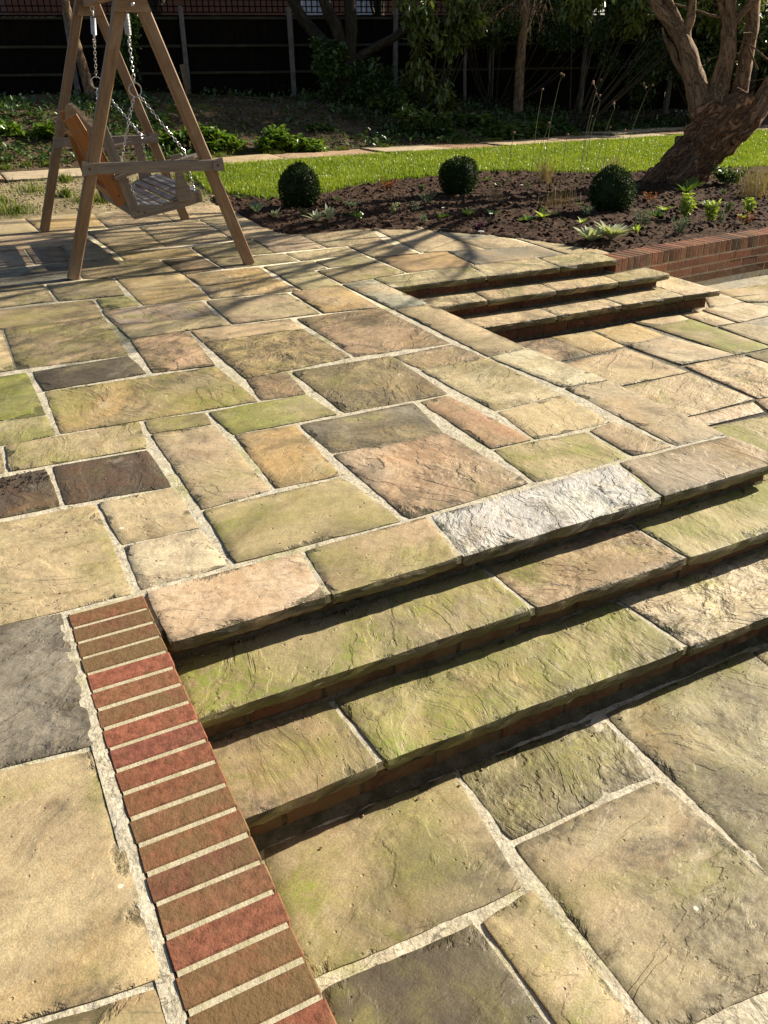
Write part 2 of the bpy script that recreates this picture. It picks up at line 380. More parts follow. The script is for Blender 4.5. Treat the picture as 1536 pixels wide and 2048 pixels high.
# ---- paving slabs: corners in metres, two stone colours, moss, dark stain, relief
UP = [
 ([(-0.222, 2.84), (0.255, 2.824), (0.258, 2.164), (-0.246, 2.179)], (0.384, 0.297, 0.181), (0.447, 0.348, 0.208), 0.21, 0.1, 0.42),
 ([(0.255, 2.824), (0.54, 2.822), (0.544, 2.463), (0.27, 2.47)], (0.377, 0.293, 0.201), (0.447, 0.348, 0.208), 0.09, 0.1, 0.26),
 ([(0.27, 2.47), (0.545, 2.459), (0.557, 2.183), (0.263, 2.173)], (0.377, 0.293, 0.201), (0.517, 0.426, 0.29), 0.09, 0.15, 0.51),
 ([(0.151, 3.234), (0.537, 3.219), (0.54, 2.822), (0.147, 2.856)], (0.079, 0.061, 0.045), (0.115, 0.058, 0.034), 0.0, 0.5, 0.26),
 ([(-0.151, 3.215), (0.141, 3.229), (0.147, 2.856), (-0.169, 2.863)], (0.115, 0.058, 0.034), (0.079, 0.061, 0.045), 0.0, 0.8, 0.42),
 ([(0.001, 3.552), (0.577, 3.548), (0.539, 3.229), (-0.006, 3.257)], (0.384, 0.297, 0.181), (0.299, 0.246, 0.127), 0.38, 0.1, 0.26),
 ([(-0.199, 3.573), (-0.001, 3.583), (-0.006, 3.257), (-0.21, 3.276)], (0.384, 0.297, 0.181), (0.236, 0.207, 0.166), 0.17, 0.2, 0.26),
 ([(0.571, 3.375), (0.858, 3.353), (0.858, 2.617), (0.573, 2.588)], (0.377, 0.293, 0.201), (0.384, 0.297, 0.181), 0.09, 0.2, 0.3),
 ([(0.584, 3.551), (0.865, 3.507), (0.858, 3.353), (0.571, 3.375)], (0.299, 0.215, 0.127), (0.299, 0.246, 0.127), 0.34, 0.3, 0.34),
 ([(0.884, 3.204), (1.174, 3.174), (1.142, 2.604), (0.861, 2.62)], (0.423, 0.293, 0.134), (0.299, 0.215, 0.127), 0.13, 0.2, 0.34),
 ([(0.865, 3.507), (1.364, 3.51), (1.391, 3.19), (0.881, 3.193)], (0.384, 0.297, 0.181), (0.26, 0.254, 0.087), 0.68, 0.3, 0.26),
 ([(1.17, 3.867), (1.401, 3.864), (1.366, 3.509), (1.131, 3.53)], (0.33, 0.204, 0.123), (0.299, 0.215, 0.127), 0.09, 0.4, 0.42),
 ([(0.234, 4.166), (1.109, 4.138), (1.128, 3.524), (0.227, 3.563)], (0.423, 0.293, 0.134), (0.299, 0.246, 0.127), 0.51, 0.35, 0.42),
 ([(0.215, 4.522), (0.738, 4.553), (0.762, 4.191), (0.235, 4.173)], (0.079, 0.061, 0.045), (0.21, 0.181, 0.095), 0.17, 0.7, 0.51),
 ([(-0.142, 4.516), (0.208, 4.526), (0.219, 3.827), (-0.168, 3.875)], (0.26, 0.254, 0.087), (0.162, 0.167, 0.057), 0.85, 0.3, 0.26),
 ([(-0.168, 3.875), (0.219, 3.827), (0.224, 3.558), (-0.181, 3.547)], (0.384, 0.297, 0.181), (0.299, 0.246, 0.127), 0.51, 0.2, 0.26),
 ([(0.163, 5.495), (0.767, 5.444), (0.745, 4.56), (0.156, 4.593)], (0.416, 0.293, 0.177), (0.299, 0.246, 0.127), 0.47, 0.5, 0.42),
 ([(-0.103, 5.495), (0.157, 5.498), (0.156, 4.593), (-0.139, 4.593)], (0.384, 0.297, 0.181), (0.447, 0.348, 0.208), 0.17, 0.2, 0.26),
 ([(-0.082, 6.011), (0.786, 5.971), (0.767, 5.444), (-0.103, 5.495)], (0.384, 0.297, 0.181), (0.299, 0.246, 0.127), 0.34, 0.4, 0.51),
 ([(0.796, 5.966), (1.008, 5.976), (1.044, 5.651), (0.786, 5.633)], (0.384, 0.297, 0.181), (0.26, 0.254, 0.087), 0.34, 0.1, 0.26),
 ([(0.771, 5.641), (1.441, 5.549), (1.413, 5.148), (0.782, 5.196)], (0.384, 0.297, 0.181), (0.236, 0.207, 0.166), 0.26, 0.5, 0.42),
 ([(0.785, 5.195), (1.413, 5.148), (1.431, 4.881), (0.798, 4.881)], (0.416, 0.293, 0.177), (0.447, 0.348, 0.208), 0.09, 0.1, 0.26),
 ([(0.798, 4.881), (1.156, 4.872), (1.109, 4.138), (0.772, 4.186)], (0.299, 0.215, 0.127), (0.416, 0.293, 0.177), 0.21, 0.4, 0.59),
 ([(1.156, 4.872), (1.803, 4.83), (1.78, 4.582), (1.155, 4.601)], (0.447, 0.348, 0.208), (0.384, 0.297, 0.181), 0.04, 0.3, 0.26),
 ([(1.155, 4.601), (1.78, 4.582), (1.799, 3.92), (1.167, 3.86)], (0.299, 0.215, 0.127), (0.423, 0.293, 0.134), 0.17, 0.6, 0.85),
 ([(1.45, 5.544), (2.03, 5.474), (2.016, 4.848), (1.431, 4.881)], (0.377, 0.293, 0.201), (0.384, 0.297, 0.181), 0.0, 0.3, 0.34),
 ([(1.819, 4.821), (2.416, 4.793), (2.408, 3.876), (1.804, 3.918)], (0.416, 0.293, 0.177), (0.299, 0.215, 0.127), 0.09, 0.5, 0.77),
 ([(2.044, 5.482), (2.455, 5.51), (2.416, 4.793), (2.024, 4.843)], (0.423, 0.293, 0.134), (0.416, 0.293, 0.177), 0.0, 0.2, 0.42),
 ([(2.164, 6.061), (2.475, 6.043), (2.455, 5.51), (2.137, 5.497)], (0.384, 0.297, 0.181), (0.299, 0.246, 0.127), 0.26, 0.2, 0.26),
 ([(1.536, 5.967), (2.113, 5.99), (2.134, 5.499), (1.502, 5.578)], (0.447, 0.348, 0.208), (0.423, 0.293, 0.134), 0.09, 0.3, 0.51),
 ([(1.533, 6.427), (2.146, 6.385), (2.111, 5.972), (1.54, 5.983)], (0.447, 0.348, 0.208), (0.423, 0.293, 0.134), 0.0, 0.2, 0.42),
 ([(1.511, 7.073), (1.862, 7.083), (1.868, 6.482), (1.533, 6.427)], (0.299, 0.215, 0.127), (0.079, 0.061, 0.045), 0.0, 0.5, 0.59),
 ([(1.247, 7.623), (1.891, 7.534), (1.855, 7.088), (1.247, 7.181)], (0.384, 0.297, 0.181), (0.423, 0.293, 0.134), 0.09, 0.2, 0.26),
 ([(1.204, 8.88), (1.718, 8.878), (1.705, 7.672), (1.247, 7.623)], (0.384, 0.297, 0.181), (0.416, 0.293, 0.177), 0.09, 0.3, 0.34),
 ([(1.722, 8.875), (2.385, 8.987), (2.333, 7.64), (1.699, 7.648)], (0.416, 0.293, 0.177), (0.384, 0.297, 0.181), 0.0, 0.2, 0.26),
 ([(1.884, 7.511), (2.495, 7.603), (2.454, 6.885), (1.874, 6.931)], (0.384, 0.297, 0.181), (0.299, 0.246, 0.127), 0.17, 0.3, 0.34),
 ([(1.874, 6.931), (2.517, 6.822), (2.514, 6.461), (1.872, 6.48)], (0.299, 0.246, 0.127), (0.384, 0.297, 0.181), 0.17, 0.4, 0.34),
 ([(2.495, 7.603), (2.97, 7.593), (2.923, 6.868), (2.447, 6.889)], (0.377, 0.293, 0.201), (0.384, 0.297, 0.181), 0.0, 0.2, 0.26),
 ([(2.517, 6.822), (3.112, 6.837), (3.073, 6.469), (2.518, 6.459)], (0.384, 0.297, 0.181), (0.447, 0.348, 0.208), 0.17, 0.2, 0.26),
 ([(2.61, 6.382), (3.073, 6.469), (3.039, 6.062), (2.604, 6.096)], (0.384, 0.297, 0.181), (0.299, 0.246, 0.127), 0.17, 0.2, 0.26),
 ([(2.163, 6.397), (2.621, 6.399), (2.597, 6.078), (2.164, 6.061)], (0.384, 0.297, 0.181), (0.377, 0.293, 0.201), 0.09, 0.2, 0.26),
 ([(2.479, 6.041), (3.039, 6.062), (3.054, 5.625), (2.468, 5.539)], (0.299, 0.246, 0.127), (0.384, 0.297, 0.181), 0.42, 0.3, 0.26),
 ([(2.461, 5.524), (2.732, 5.554), (2.738, 4.715), (2.458, 4.696)], (0.447, 0.41, 0.341), (0.384, 0.297, 0.181), 0.0, 0.3, 0.34),
 ([(2.458, 4.696), (2.738, 4.715), (2.726, 3.599), (2.436, 3.565)], (0.377, 0.293, 0.201), (0.384, 0.297, 0.181), 0.0, 0.3, 0.34),
 ([(2.436, 3.565), (2.726, 3.599), (2.761, 2.968), (2.485, 2.988)], (0.447, 0.348, 0.208), (0.517, 0.426, 0.29), 0.0, 0.2, 0.34),
 ([(2.485, 2.988), (2.761, 2.968), (2.738, 2.197), (2.446, 2.207)], (0.384, 0.297, 0.181), (0.377, 0.293, 0.201), 0.0, 0.2, 0.34),
 ([(1.987, 3.835), (2.403, 3.867), (2.431, 3.568), (2.005, 3.556)], (0.299, 0.215, 0.127), (0.377, 0.293, 0.201), 0.09, 0.4, 0.51),
 ([(2.005, 3.556), (2.436, 3.565), (2.434, 2.904), (2.02, 2.887)], (0.517, 0.426, 0.29), (0.299, 0.246, 0.127), 0.26, 0.2, 0.42),
 ([(2.024, 2.885), (2.434, 2.904), (2.405, 2.532), (1.984, 2.536)], (0.447, 0.348, 0.208), (0.384, 0.297, 0.181), 0.0, 0.1, 0.34),
 ([(1.777, 3.159), (1.958, 3.174), (1.984, 2.536), (1.769, 2.542)], (0.33, 0.204, 0.123), (0.299, 0.215, 0.127), 0.09, 0.1, 0.26),
 ([(1.41, 3.859), (1.996, 3.841), (1.964, 3.179), (1.408, 3.195)], (0.299, 0.246, 0.127), (0.299, 0.215, 0.127), 0.17, 0.8, 0.51),
 ([(1.175, 3.166), (1.765, 3.166), (1.7, 2.771), (1.174, 2.809)], (0.236, 0.207, 0.166), (0.299, 0.246, 0.127), 0.09, 0.6, 0.26),
 ([(1.174, 2.804), (1.703, 2.775), (1.736, 2.209), (1.186, 2.174)], (0.416, 0.293, 0.177), (0.377, 0.293, 0.201), 0.04, 0.4, 0.85),
 ([(0.573, 2.588), (1.14, 2.6), (1.174, 2.177), (0.564, 2.183)], (0.384, 0.297, 0.181), (0.299, 0.246, 0.127), 0.09, 0.2, 0.09),
 ([(1.773, 2.54), (2.233, 2.504), (2.217, 2.209), (1.741, 2.206)], (0.384, 0.297, 0.181), (0.299, 0.246, 0.127), 0.59, 0.1, 0.26),
 ([(2.24, 2.507), (2.413, 2.535), (2.445, 2.208), (2.225, 2.21)], (0.384, 0.297, 0.181), (0.299, 0.215, 0.127), 0.0, 0.2, 0.42),
 ([(-0.273, 2.196), (0.053, 2.165), (0.045, 1.565), (-0.289, 1.607)], (0.236, 0.207, 0.166), (0.079, 0.061, 0.045), 0.0, 0.2, 0.59),
 ([(-0.289, 1.607), (0.047, 1.564), (0.046, 0.939), (-0.306, 0.991)], (0.447, 0.348, 0.208), (0.384, 0.297, 0.181), 0.1, 0.15, 0.09),
 ([(-0.306, 0.991), (0.046, 0.939), (0.046, 0.783), (-0.31, 0.839)], (0.384, 0.297, 0.181), (0.299, 0.246, 0.127), 0.34, 0.2, 0.17),
 ([(0.08, 10.051), (0.769, 10.052), (0.804, 9.055), (0.04, 9.069)], (0.447, 0.348, 0.208), (0.384, 0.297, 0.181), 0.09, 0.1, 0.26),
 ([(0.769, 10.052), (1.492, 10.146), (1.425, 8.951), (0.804, 9.055)], (0.447, 0.348, 0.208), (0.423, 0.293, 0.134), 0.09, 0.1, 0.26),
 ([(1.456, 9.998), (2.188, 10.025), (2.113, 8.964), (1.434, 8.946)], (0.384, 0.297, 0.181), (0.299, 0.215, 0.127), 0.09, 0.5, 0.77),
 ([(2.179, 9.986), (2.871, 10.021), (2.793, 9.095), (2.113, 8.964)], (0.416, 0.293, 0.177), (0.447, 0.348, 0.208), 0.0, 0.2, 0.59),
 ([(2.385, 8.987), (2.879, 9.292), (2.837, 8.271), (2.366, 8.314)], (0.377, 0.293, 0.201), (0.384, 0.297, 0.181), 0.09, 0.2, 0.26),
 ([(2.366, 8.314), (2.837, 8.271), (2.898, 7.605), (2.333, 7.64)], (0.447, 0.348, 0.208), (0.384, 0.297, 0.181), 0.0, 0.1, 0.26),
 ([(0.039, 9.039), (1.118, 8.999), (1.186, 8.092), (0.008, 8.276)], (0.447, 0.348, 0.208), (0.384, 0.297, 0.181), 0.17, 0.4, 0.26),
 ([(0.005, 8.202), (0.568, 8.209), (0.573, 7.437), (-0.028, 7.374)], (0.115, 0.058, 0.034), (0.377, 0.293, 0.201), 0.0, 0.4, 0.34),
 ([(0.568, 8.209), (0.865, 8.198), (0.845, 7.416), (0.573, 7.437)], (0.377, 0.293, 0.201), (0.115, 0.058, 0.034), 0.0, 0.3, 0.34),
 ([(0.865, 8.198), (1.19, 8.118), (1.236, 7.164), (0.845, 7.416)], (0.384, 0.297, 0.181), (0.236, 0.207, 0.166), 0.17, 0.4, 0.42),
 ([(-0.03, 7.314), (0.842, 7.395), (0.827, 6.677), (-0.059, 6.588)], (0.236, 0.207, 0.166), (0.079, 0.061, 0.045), 0.09, 0.3, 0.26),
 ([(0.842, 7.395), (1.511, 7.073), (1.538, 6.444), (0.83, 6.675)], (0.299, 0.215, 0.127), (0.299, 0.246, 0.127), 0.09, 0.4, 0.42),
 ([(-0.061, 6.555), (0.544, 6.631), (0.551, 6.058), (-0.082, 6.025)], (0.299, 0.246, 0.127), (0.384, 0.297, 0.181), 0.17, 0.3, 0.34),
 ([(0.55, 6.627), (1.041, 6.612), (1.011, 5.974), (0.565, 6.034)], (0.299, 0.246, 0.127), (0.384, 0.297, 0.181), 0.26, 0.4, 0.34),
 ([(1.044, 6.61), (1.542, 6.462), (1.502, 5.578), (1.047, 5.634)], (0.447, 0.348, 0.208), (0.423, 0.293, 0.134), 0.09, 0.1, 0.26),
 ([(2.97, 7.593), (3.734, 7.693), (3.508, 6.852), (2.923, 6.868)], (0.384, 0.297, 0.181), (0.416, 0.293, 0.177), 0.0, 0.2, 0.34),
 ([(3.112, 6.837), (3.508, 6.852), (3.518, 6.232), (3.086, 6.267)], (0.384, 0.297, 0.181), (0.447, 0.348, 0.208), 0.0, 0.2, 0.34),
 ([(3.086, 6.267), (3.752, 6.195), (3.66, 5.61), (3.057, 5.623)], (0.299, 0.215, 0.127), (0.423, 0.293, 0.134), 0.0, 0.3, 0.26),
 ([(3.752, 6.195), (4.563, 6.003), (4.545, 5.577), (3.66, 5.61)], (0.236, 0.207, 0.166), (0.384, 0.297, 0.181), 0.0, 0.2, 0.34),
 ([(3.734, 7.693), (4.201, 7.55), (4.099, 6.615), (3.529, 6.251)], (0.447, 0.348, 0.208), (0.384, 0.297, 0.181), 0.0, 0.2, 0.26),
 ([(4.201, 7.55), (4.625, 7.154), (4.498, 6.406), (4.099, 6.615)], (0.384, 0.297, 0.181), (0.236, 0.207, 0.166), 0.0, 0.3, 0.26),
 ([(3.536, 6.246), (4.099, 6.615), (4.08, 6.052), (3.752, 6.195)], (0.447, 0.348, 0.208), (0.384, 0.297, 0.181), 0.0, 0.1, 0.26),
 ([(4.099, 6.615), (4.555, 6.49), (4.563, 6.003), (4.08, 6.052)], (0.384, 0.297, 0.181), (0.447, 0.348, 0.208), 0.0, 0.3, 0.34),
 ([(4.614, 6.576), (4.962, 6.129), (4.895, 5.371), (4.545, 5.577)], (0.447, 0.348, 0.208), (0.384, 0.297, 0.181), 0.0, 0.1, 0.26),
]
LO = [
 ([(1.453, 1.417), (2.096, 1.425), (2.023, 0.809), (1.428, 0.766)], (0.33, 0.274, 0.158), (0.21, 0.181, 0.095), 0.34, 0.4, 0.34),
 ([(0.933, 1.427), (1.453, 1.417), (1.414, 1.147), (0.93, 1.148)], (0.33, 0.274, 0.158), (0.21, 0.181, 0.095), 0.34, 0.6, 0.85),
 ([(0.351, 1.429), (0.933, 1.427), (0.885, 1.02), (0.321, 1.047)], (0.33, 0.274, 0.158), (0.21, 0.181, 0.095), 0.38, 0.3, 0.26),
 ([(0.928, 1.142), (1.418, 1.139), (1.451, 0.546), (0.922, 0.604)], (0.384, 0.297, 0.181), (0.33, 0.274, 0.158), 0.26, 0.6, 0.34),
 ([(0.738, 1.001), (0.905, 1.016), (0.907, 0.595), (0.751, 0.66)], (0.33, 0.274, 0.158), (0.447, 0.348, 0.208), 0.47, 0.3, 0.21),
 ([(0.343, 1.027), (0.73, 1.002), (0.745, 0.663), (0.325, 0.696)], (0.079, 0.061, 0.045), (0.21, 0.181, 0.095), 0.34, 1.0, 0.26),
 ([(2.09, 1.416), (2.601, 1.418), (2.645, 0.849), (2.032, 0.808)], (0.384, 0.297, 0.181), (0.299, 0.246, 0.127), 0.26, 0.3, 0.42),
 ([(1.434, 0.763), (2.022, 0.805), (2.166, 0.314), (1.506, 0.278)], (0.384, 0.297, 0.181), (0.299, 0.246, 0.127), 0.26, 0.3, 0.42),
 ([(3.772, 4.731), (4.138, 4.706), (4.089, 4.283), (3.778, 4.244)], (0.447, 0.348, 0.208), (0.423, 0.293, 0.134), 0.0, 0.1, 0.26),
 ([(3.333, 4.735), (3.774, 4.716), (3.778, 4.244), (3.393, 4.232)], (0.384, 0.297, 0.181), (0.079, 0.061, 0.045), 0.09, 0.7, 0.68),
 ([(4.138, 4.706), (4.549, 4.729), (4.532, 4.333), (4.105, 4.302)], (0.447, 0.348, 0.208), (0.423, 0.293, 0.134), 0.0, 0.1, 0.26),
 ([(4.569, 4.75), (5.037, 4.74), (5.015, 4.581), (4.594, 4.559)], (0.447, 0.348, 0.208), (0.384, 0.297, 0.181), 0.09, 0.1, 0.26),
 ([(4.594, 4.559), (5.015, 4.581), (4.966, 3.764), (4.612, 3.765)], (0.384, 0.297, 0.181), (0.26, 0.254, 0.087), 0.77, 0.1, 0.17),
 ([(4.102, 4.303), (4.532, 4.333), (4.612, 3.765), (4.126, 3.776)], (0.517, 0.426, 0.29), (0.377, 0.293, 0.201), 0.0, 0.3, 0.42),
 ([(3.402, 4.179), (4.065, 4.256), (4.068, 3.656), (3.388, 3.664)], (0.447, 0.348, 0.208), (0.384, 0.297, 0.181), 0.09, 0.2, 0.59),
 ([(3.387, 3.644), (4.066, 3.646), (4.034, 3.099), (3.364, 3.08)], (0.447, 0.348, 0.208), (0.447, 0.348, 0.208), 0.17, 0.2, 0.51),
 ([(4.123, 3.754), (4.62, 3.76), (4.736, 2.992), (4.059, 3.095)], (0.447, 0.348, 0.208), (0.384, 0.297, 0.181), 0.17, 0.4, 0.85),
 ([(3.377, 3.082), (3.996, 3.073), (3.922, 2.93), (3.37, 2.937)], (0.447, 0.348, 0.208), (0.517, 0.426, 0.29), 0.0, 0.2, 0.42),
 ([(3.377, 2.933), (3.928, 2.9), (3.863, 2.349), (3.205, 2.402)], (0.447, 0.348, 0.208), (0.299, 0.246, 0.127), 0.26, 0.2, 0.42),
 ([(4.016, 3.09), (4.752, 3.003), (4.35, 2.465), (3.933, 2.898)], (0.384, 0.297, 0.181), (0.447, 0.348, 0.208), 0.26, 0.2, 0.42),
 ([(5.051, 4.75), (5.272, 4.749), (5.245, 4.335), (5.028, 4.345)], (0.447, 0.348, 0.208), (0.384, 0.297, 0.181), 0.0, 0.1, 0.34),
 ([(5.306, 4.766), (5.788, 4.754), (5.878, 4.368), (5.258, 4.328)], (0.517, 0.426, 0.29), (0.384, 0.297, 0.181), 0.0, 0.1, 0.34),
 ([(5.031, 4.328), (5.247, 4.318), (5.56, 3.844), (4.976, 3.773)], (0.377, 0.293, 0.201), (0.384, 0.297, 0.181), 0.0, 0.1, 0.34),
 ([(5.602, 4.998), (5.86, 5.075), (5.812, 4.76), (5.4, 4.749)], (0.447, 0.348, 0.208), (0.517, 0.426, 0.29), 0.0, 0.2, 0.34),
 ([(5.886, 5.144), (6.52, 5.11), (6.542, 4.81), (5.828, 4.929)], (0.447, 0.348, 0.208), (0.299, 0.246, 0.127), 0.26, 0.1, 0.34),
 ([(5.829, 4.908), (6.573, 4.835), (6.459, 4.448), (5.816, 4.738)], (0.384, 0.297, 0.181), (0.447, 0.348, 0.208), 0.0, 0.1, 0.34),
 ([(5.455, 5.022), (5.702, 5.082), (5.348, 4.742), (5.19, 4.706)], (0.447, 0.348, 0.208), (0.384, 0.297, 0.181), 0.0, 0.1, 0.34),
]


# ------------------------------------------------------------------ paving
def slab(mb, quad, z, ca, cb, moss, stain, riven, inset=.010, thick=.02, cell=.03, rag=None, tilt=.0013, seed=None):
    """one riven slab. quad: four (x, y) corners clockwise seen from above, rag: side index (0..3) of a broken front lip"""
    r = rnd if seed is None else random.Random(seed)
    fsc = r.uniform(.62, 1.45)
    q = [Vector((p[0], p[1])) for p in quad]
    c = sum(q, Vector((0, 0))) / 4
    # inset every side
    ins = inset if isinstance(inset, (tuple, list)) else (inset,) * 4
    lines = []
    for i in range(4):
        a, b = q[i], q[(i + 1) % 4]
        d = (b - a).normalized(); n = Vector((d.y, -d.x))       # clockwise: inward is right-hand side
        lines.append((a + n * ins[i], d))
    p = []
    for i in range(4):
        a, d = lines[i - 1]; b, e = lines[i]
        den = d.x * e.y - d.y * e.x
        t = ((b.x - a.x) * e.y - (b.y - a.y) * e.x) / den
        p.append(a + d * t)
    # p[0]=TL p[1]=TR p[2]=BR p[3]=BL  (u along 0->1, v along 0->3)
    Lu = max((p[1] - p[0]).length, (p[2] - p[3]).length); Lv = max((p[3] - p[0]).length, (p[2] - p[1]).length)
    nu = max(4, min(60, int(Lu / cell))); nv = max(4, min(60, int(Lv / cell)))
    so = (r.uniform(0, 50), r.uniform(0, 50)); rot = r.choice((0, 0, math.pi / 2)) + r.uniform(-.5, .5)
    cr_, sr_ = math.cos(rot), math.sin(rot)
    dz = r.uniform(-.0015, .0025); tx, ty = r.uniform(-tilt, tilt), r.uniform(-tilt, tilt)
    def us(n, L):
        e = .004 / L
        return [0, e] + [e + (1 - 2 * e) * k / (n - 2) for k in range(1, n - 2)] + [1 - e, 1]
    U, V = us(nu, Lu), us(nv, Lv)
    vs = []; uvs = []; eds = []
    base = []
    for j, v in enumerate(V):
        for i, u in enumerate(U):
            pt = (p[0] * (1 - u) + p[1] * u) * (1 - v) + (p[3] * (1 - u) + p[2] * u) * v
            du, dv = min(u, 1 - u) * Lu, min(v, 1 - v) * Lv
            e = min(du, dv)
            wob = max(0, 1 - e / .05)
            x, y = pt.x, pt.y
            wx = (nz(x * 9 + so[0], y * 9, 3.1) * .0045 + nz(x * 34 + so[0], y * 34, 8) * .0025) * wob
            wy = (nz(x * 9, y * 9 + so[1], 7.7) * .0045 + nz(x * 34, y * 34 + so[1], 2) * .0025) * wob
            # rounded worn corners
            cd = math.hypot(max(0, .03 - du), max(0, .03 - dv))
            if cd > .03: 
                k = (cd - .03) * .22
                wx += k if u < .5 else -k
                x += (c.x - x) * min(.2, k / max(.05, (Vector((x, y)) - c).length))
                y += (c.y - y) * min(.2, k / max(.05, (Vector((x, y)) - c).length))
            h = z + dz + tx * (u - .5) * 2 + ty * (v - .5) * 2
            h += nz(x * 3.3 + so[0], y * 3.3 + so[1], 1) * .0022 + nz(x * 11 + so[0], y * 11 + so[1], 4) * (.0006 + .0014 * riven)
            if e < .002: h -= .0022 + .0015 * abs(nz(x * 30, y * 30, 5))
            elif e < .006: h -= .0008
            vs.append((x + wx, y + wy, h))
            lx, ly = x - c.x, y - c.y
            uvs.append(((lx * cr_ - ly * sr_) * fsc + so[0], (lx * sr_ + ly * cr_) * fsc + so[1], 0.0))
            eds.append((e, 0, 0))
    n1 = len(U)
    fs = []
    for j in range(len(V) - 1):
        for i in range(n1 - 1):
            a = j * n1 + i
            fs.append((a, a + n1, a + n1 + 1, a + 1))
    # sides
    ring = [(i, 0) for i in range(n1)] + [(n1 - 1, j) for j in range(1, len(V))] + [(i, len(V) - 1) for i in range(n1 - 2, -1, -1)] + [(0, j) for j in range(len(V) - 2, 0, -1)]
    rows = 1 if thick < .03 else 4
    prev = []
    for i, j in ring:      # own copy of the rim, so that the arris stays crisp
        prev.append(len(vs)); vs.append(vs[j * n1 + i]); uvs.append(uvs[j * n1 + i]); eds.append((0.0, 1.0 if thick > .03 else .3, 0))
    for k in range(1, rows + 1):
        cur = []
        for m_, (i, j) in enumerate(ring):
            bx, by, bz = vs[j * n1 + i]
            f = k / rows
            jag = 0
            if rows > 1:
                jag = (nz(bx * 24 + so[0], by * 24, k * 1.7) * .006 + nz(bx * 7, by * 7, so[0]) * .006 + nz(bx * 60, by * 60, k * 3.0) * .003)
                jag += .005 * math.sin(f * 3.0) - (.006 * f)
            d = Vector((bx, by)) - c
            # outward along the side that owns this ring vertex
            side = 0 if j == 0 else 2 if j == len(V) - 1 else 1 if i == n1 - 1 else 3
            aa, dd = lines[side]; nn = Vector((-dd.y, dd.x))
            cur.append(len(vs))
            vs.append((bx + nn.x * jag, by + nn.y * jag, bz - thick * f + (nz(bx * 18, by * 18, 9 + so[1]) * .007 if (rows > 1 and k == rows) else 0)))
            uq = uvs[j * n1 + i]
            uvs.append((uq[0] + nn.x * .3 * f * thick, uq[1] + thick * f * 1.5 + .01 * k, f * thick))
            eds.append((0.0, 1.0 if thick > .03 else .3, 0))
        L = len(ring)
        for m_ in range(L):
            fs.append((prev[m_], cur[m_], cur[(m_ + 1) % L], prev[(m_ + 1) % L])[::-1])
        prev = cur
    if rows > 1: fs.append(tuple(prev)[::1])
    mb.add(vs, fs, suv=uvs, ca=tuple(ca), cb=tuple(cb), prm=(moss, stain, riven), edg=eds)

def jit(c, s=.12):
    k = 1 + rnd.uniform(-s, s)
    return tuple(min(1, max(.01, v * k * (1 + rnd.uniform(-.05, .05)))) for v in c)

def prism(mb, poly, z0, z1, **at):
    """vertical prism over a counter-clockwise polygon"""
    n = len(poly)
    vs = [(x, y, z0) for x, y in poly] + [(x, y, z1) for x, y in poly]
    fs = [tuple(range(n, 2 * n)), tuple(range(n - 1, -1, -1))] + [(i, (i + 1) % n, n + (i + 1) % n, n + i) for i in range(n)]
    mb.add(vs, fs, **at)

EDGE = [(4.70, 5.30), (4.80, 5.75), (4.66, 6.2), (4.56, 6.5), (4.34, 6.8), (4.18, 7.02), (3.97, 7.28), (3.7, 7.44),
        (3.4, 7.55), (3.03, 7.62), (2.77, 7.70), (2.79, 8.3), (2.9, 9.35), (2.86, 10.06)]
pat = MB()
for q, ca, cb, mo, st, ri in UP:
    far = q[0][1]
    slab(pat, q, 0.0, jit(ca), jit(cb), mo, st, ri, inset=(rnd.uniform(.003, .005), rnd.uniform(.006, .009), rnd.uniform(.003, .005), rnd.uniform(.006, .009)), cell=.03 if far < 4.5 else .06)
mo = MB()
prism(mo, [(-6, -2), (.0615, -2), (.0615, 2.152), (.262, 2.152), (.262, 1.955), (2.68, 1.955), (2.68, 5.28)] + EDGE + [(-6, 10.2)], -.43, -.0065)
# a gently uneven skin so that the pointing rises and falls
def grid_sheet(mb, x0, x1, y0, y1, c, z, amp, sc=14):
    nx, ny = int((x1 - x0) / c), int((y1 - y0) / c)
    vs = [(x0 + (x1 - x0) * i / nx, y0 + (y1 - y0) * j / ny, 0) for j in range(ny + 1) for i in range(nx + 1)]
    vs = [(x, y, z + amp * (nz(x * sc, y * sc, 2) + .5 * nz(x * sc * 3, y * sc * 3, 5))) for x, y, _ in vs]
    mb.add(vs, [(j * (nx + 1) + i, j * (nx + 1) + i + 1, (j + 1) * (nx + 1) + i + 1, (j + 1) * (nx + 1) + i) for j in range(ny) for i in range(nx)])
grid_sheet(mo, -.35, .059, .1, 2.14, .012, -.0030, .0018)
grid_sheet(mo, .026, .0572, .1, 2.14, .0075, -.0002, .0022)
grid_sheet(mo, -1.2, 2.70, 2.14, 4.6, .02, -.0048, .0022)


low = MB()
for q, ca, cb, m_, st, ri in LO:
    near = q[0][1] < 2.6
    slab(low, q, -.375, jit(ca), jit(cb), m_, st, ri, inset=rnd.uniform(.003, .006) if near else .0035, cell=.025 if near else .06)
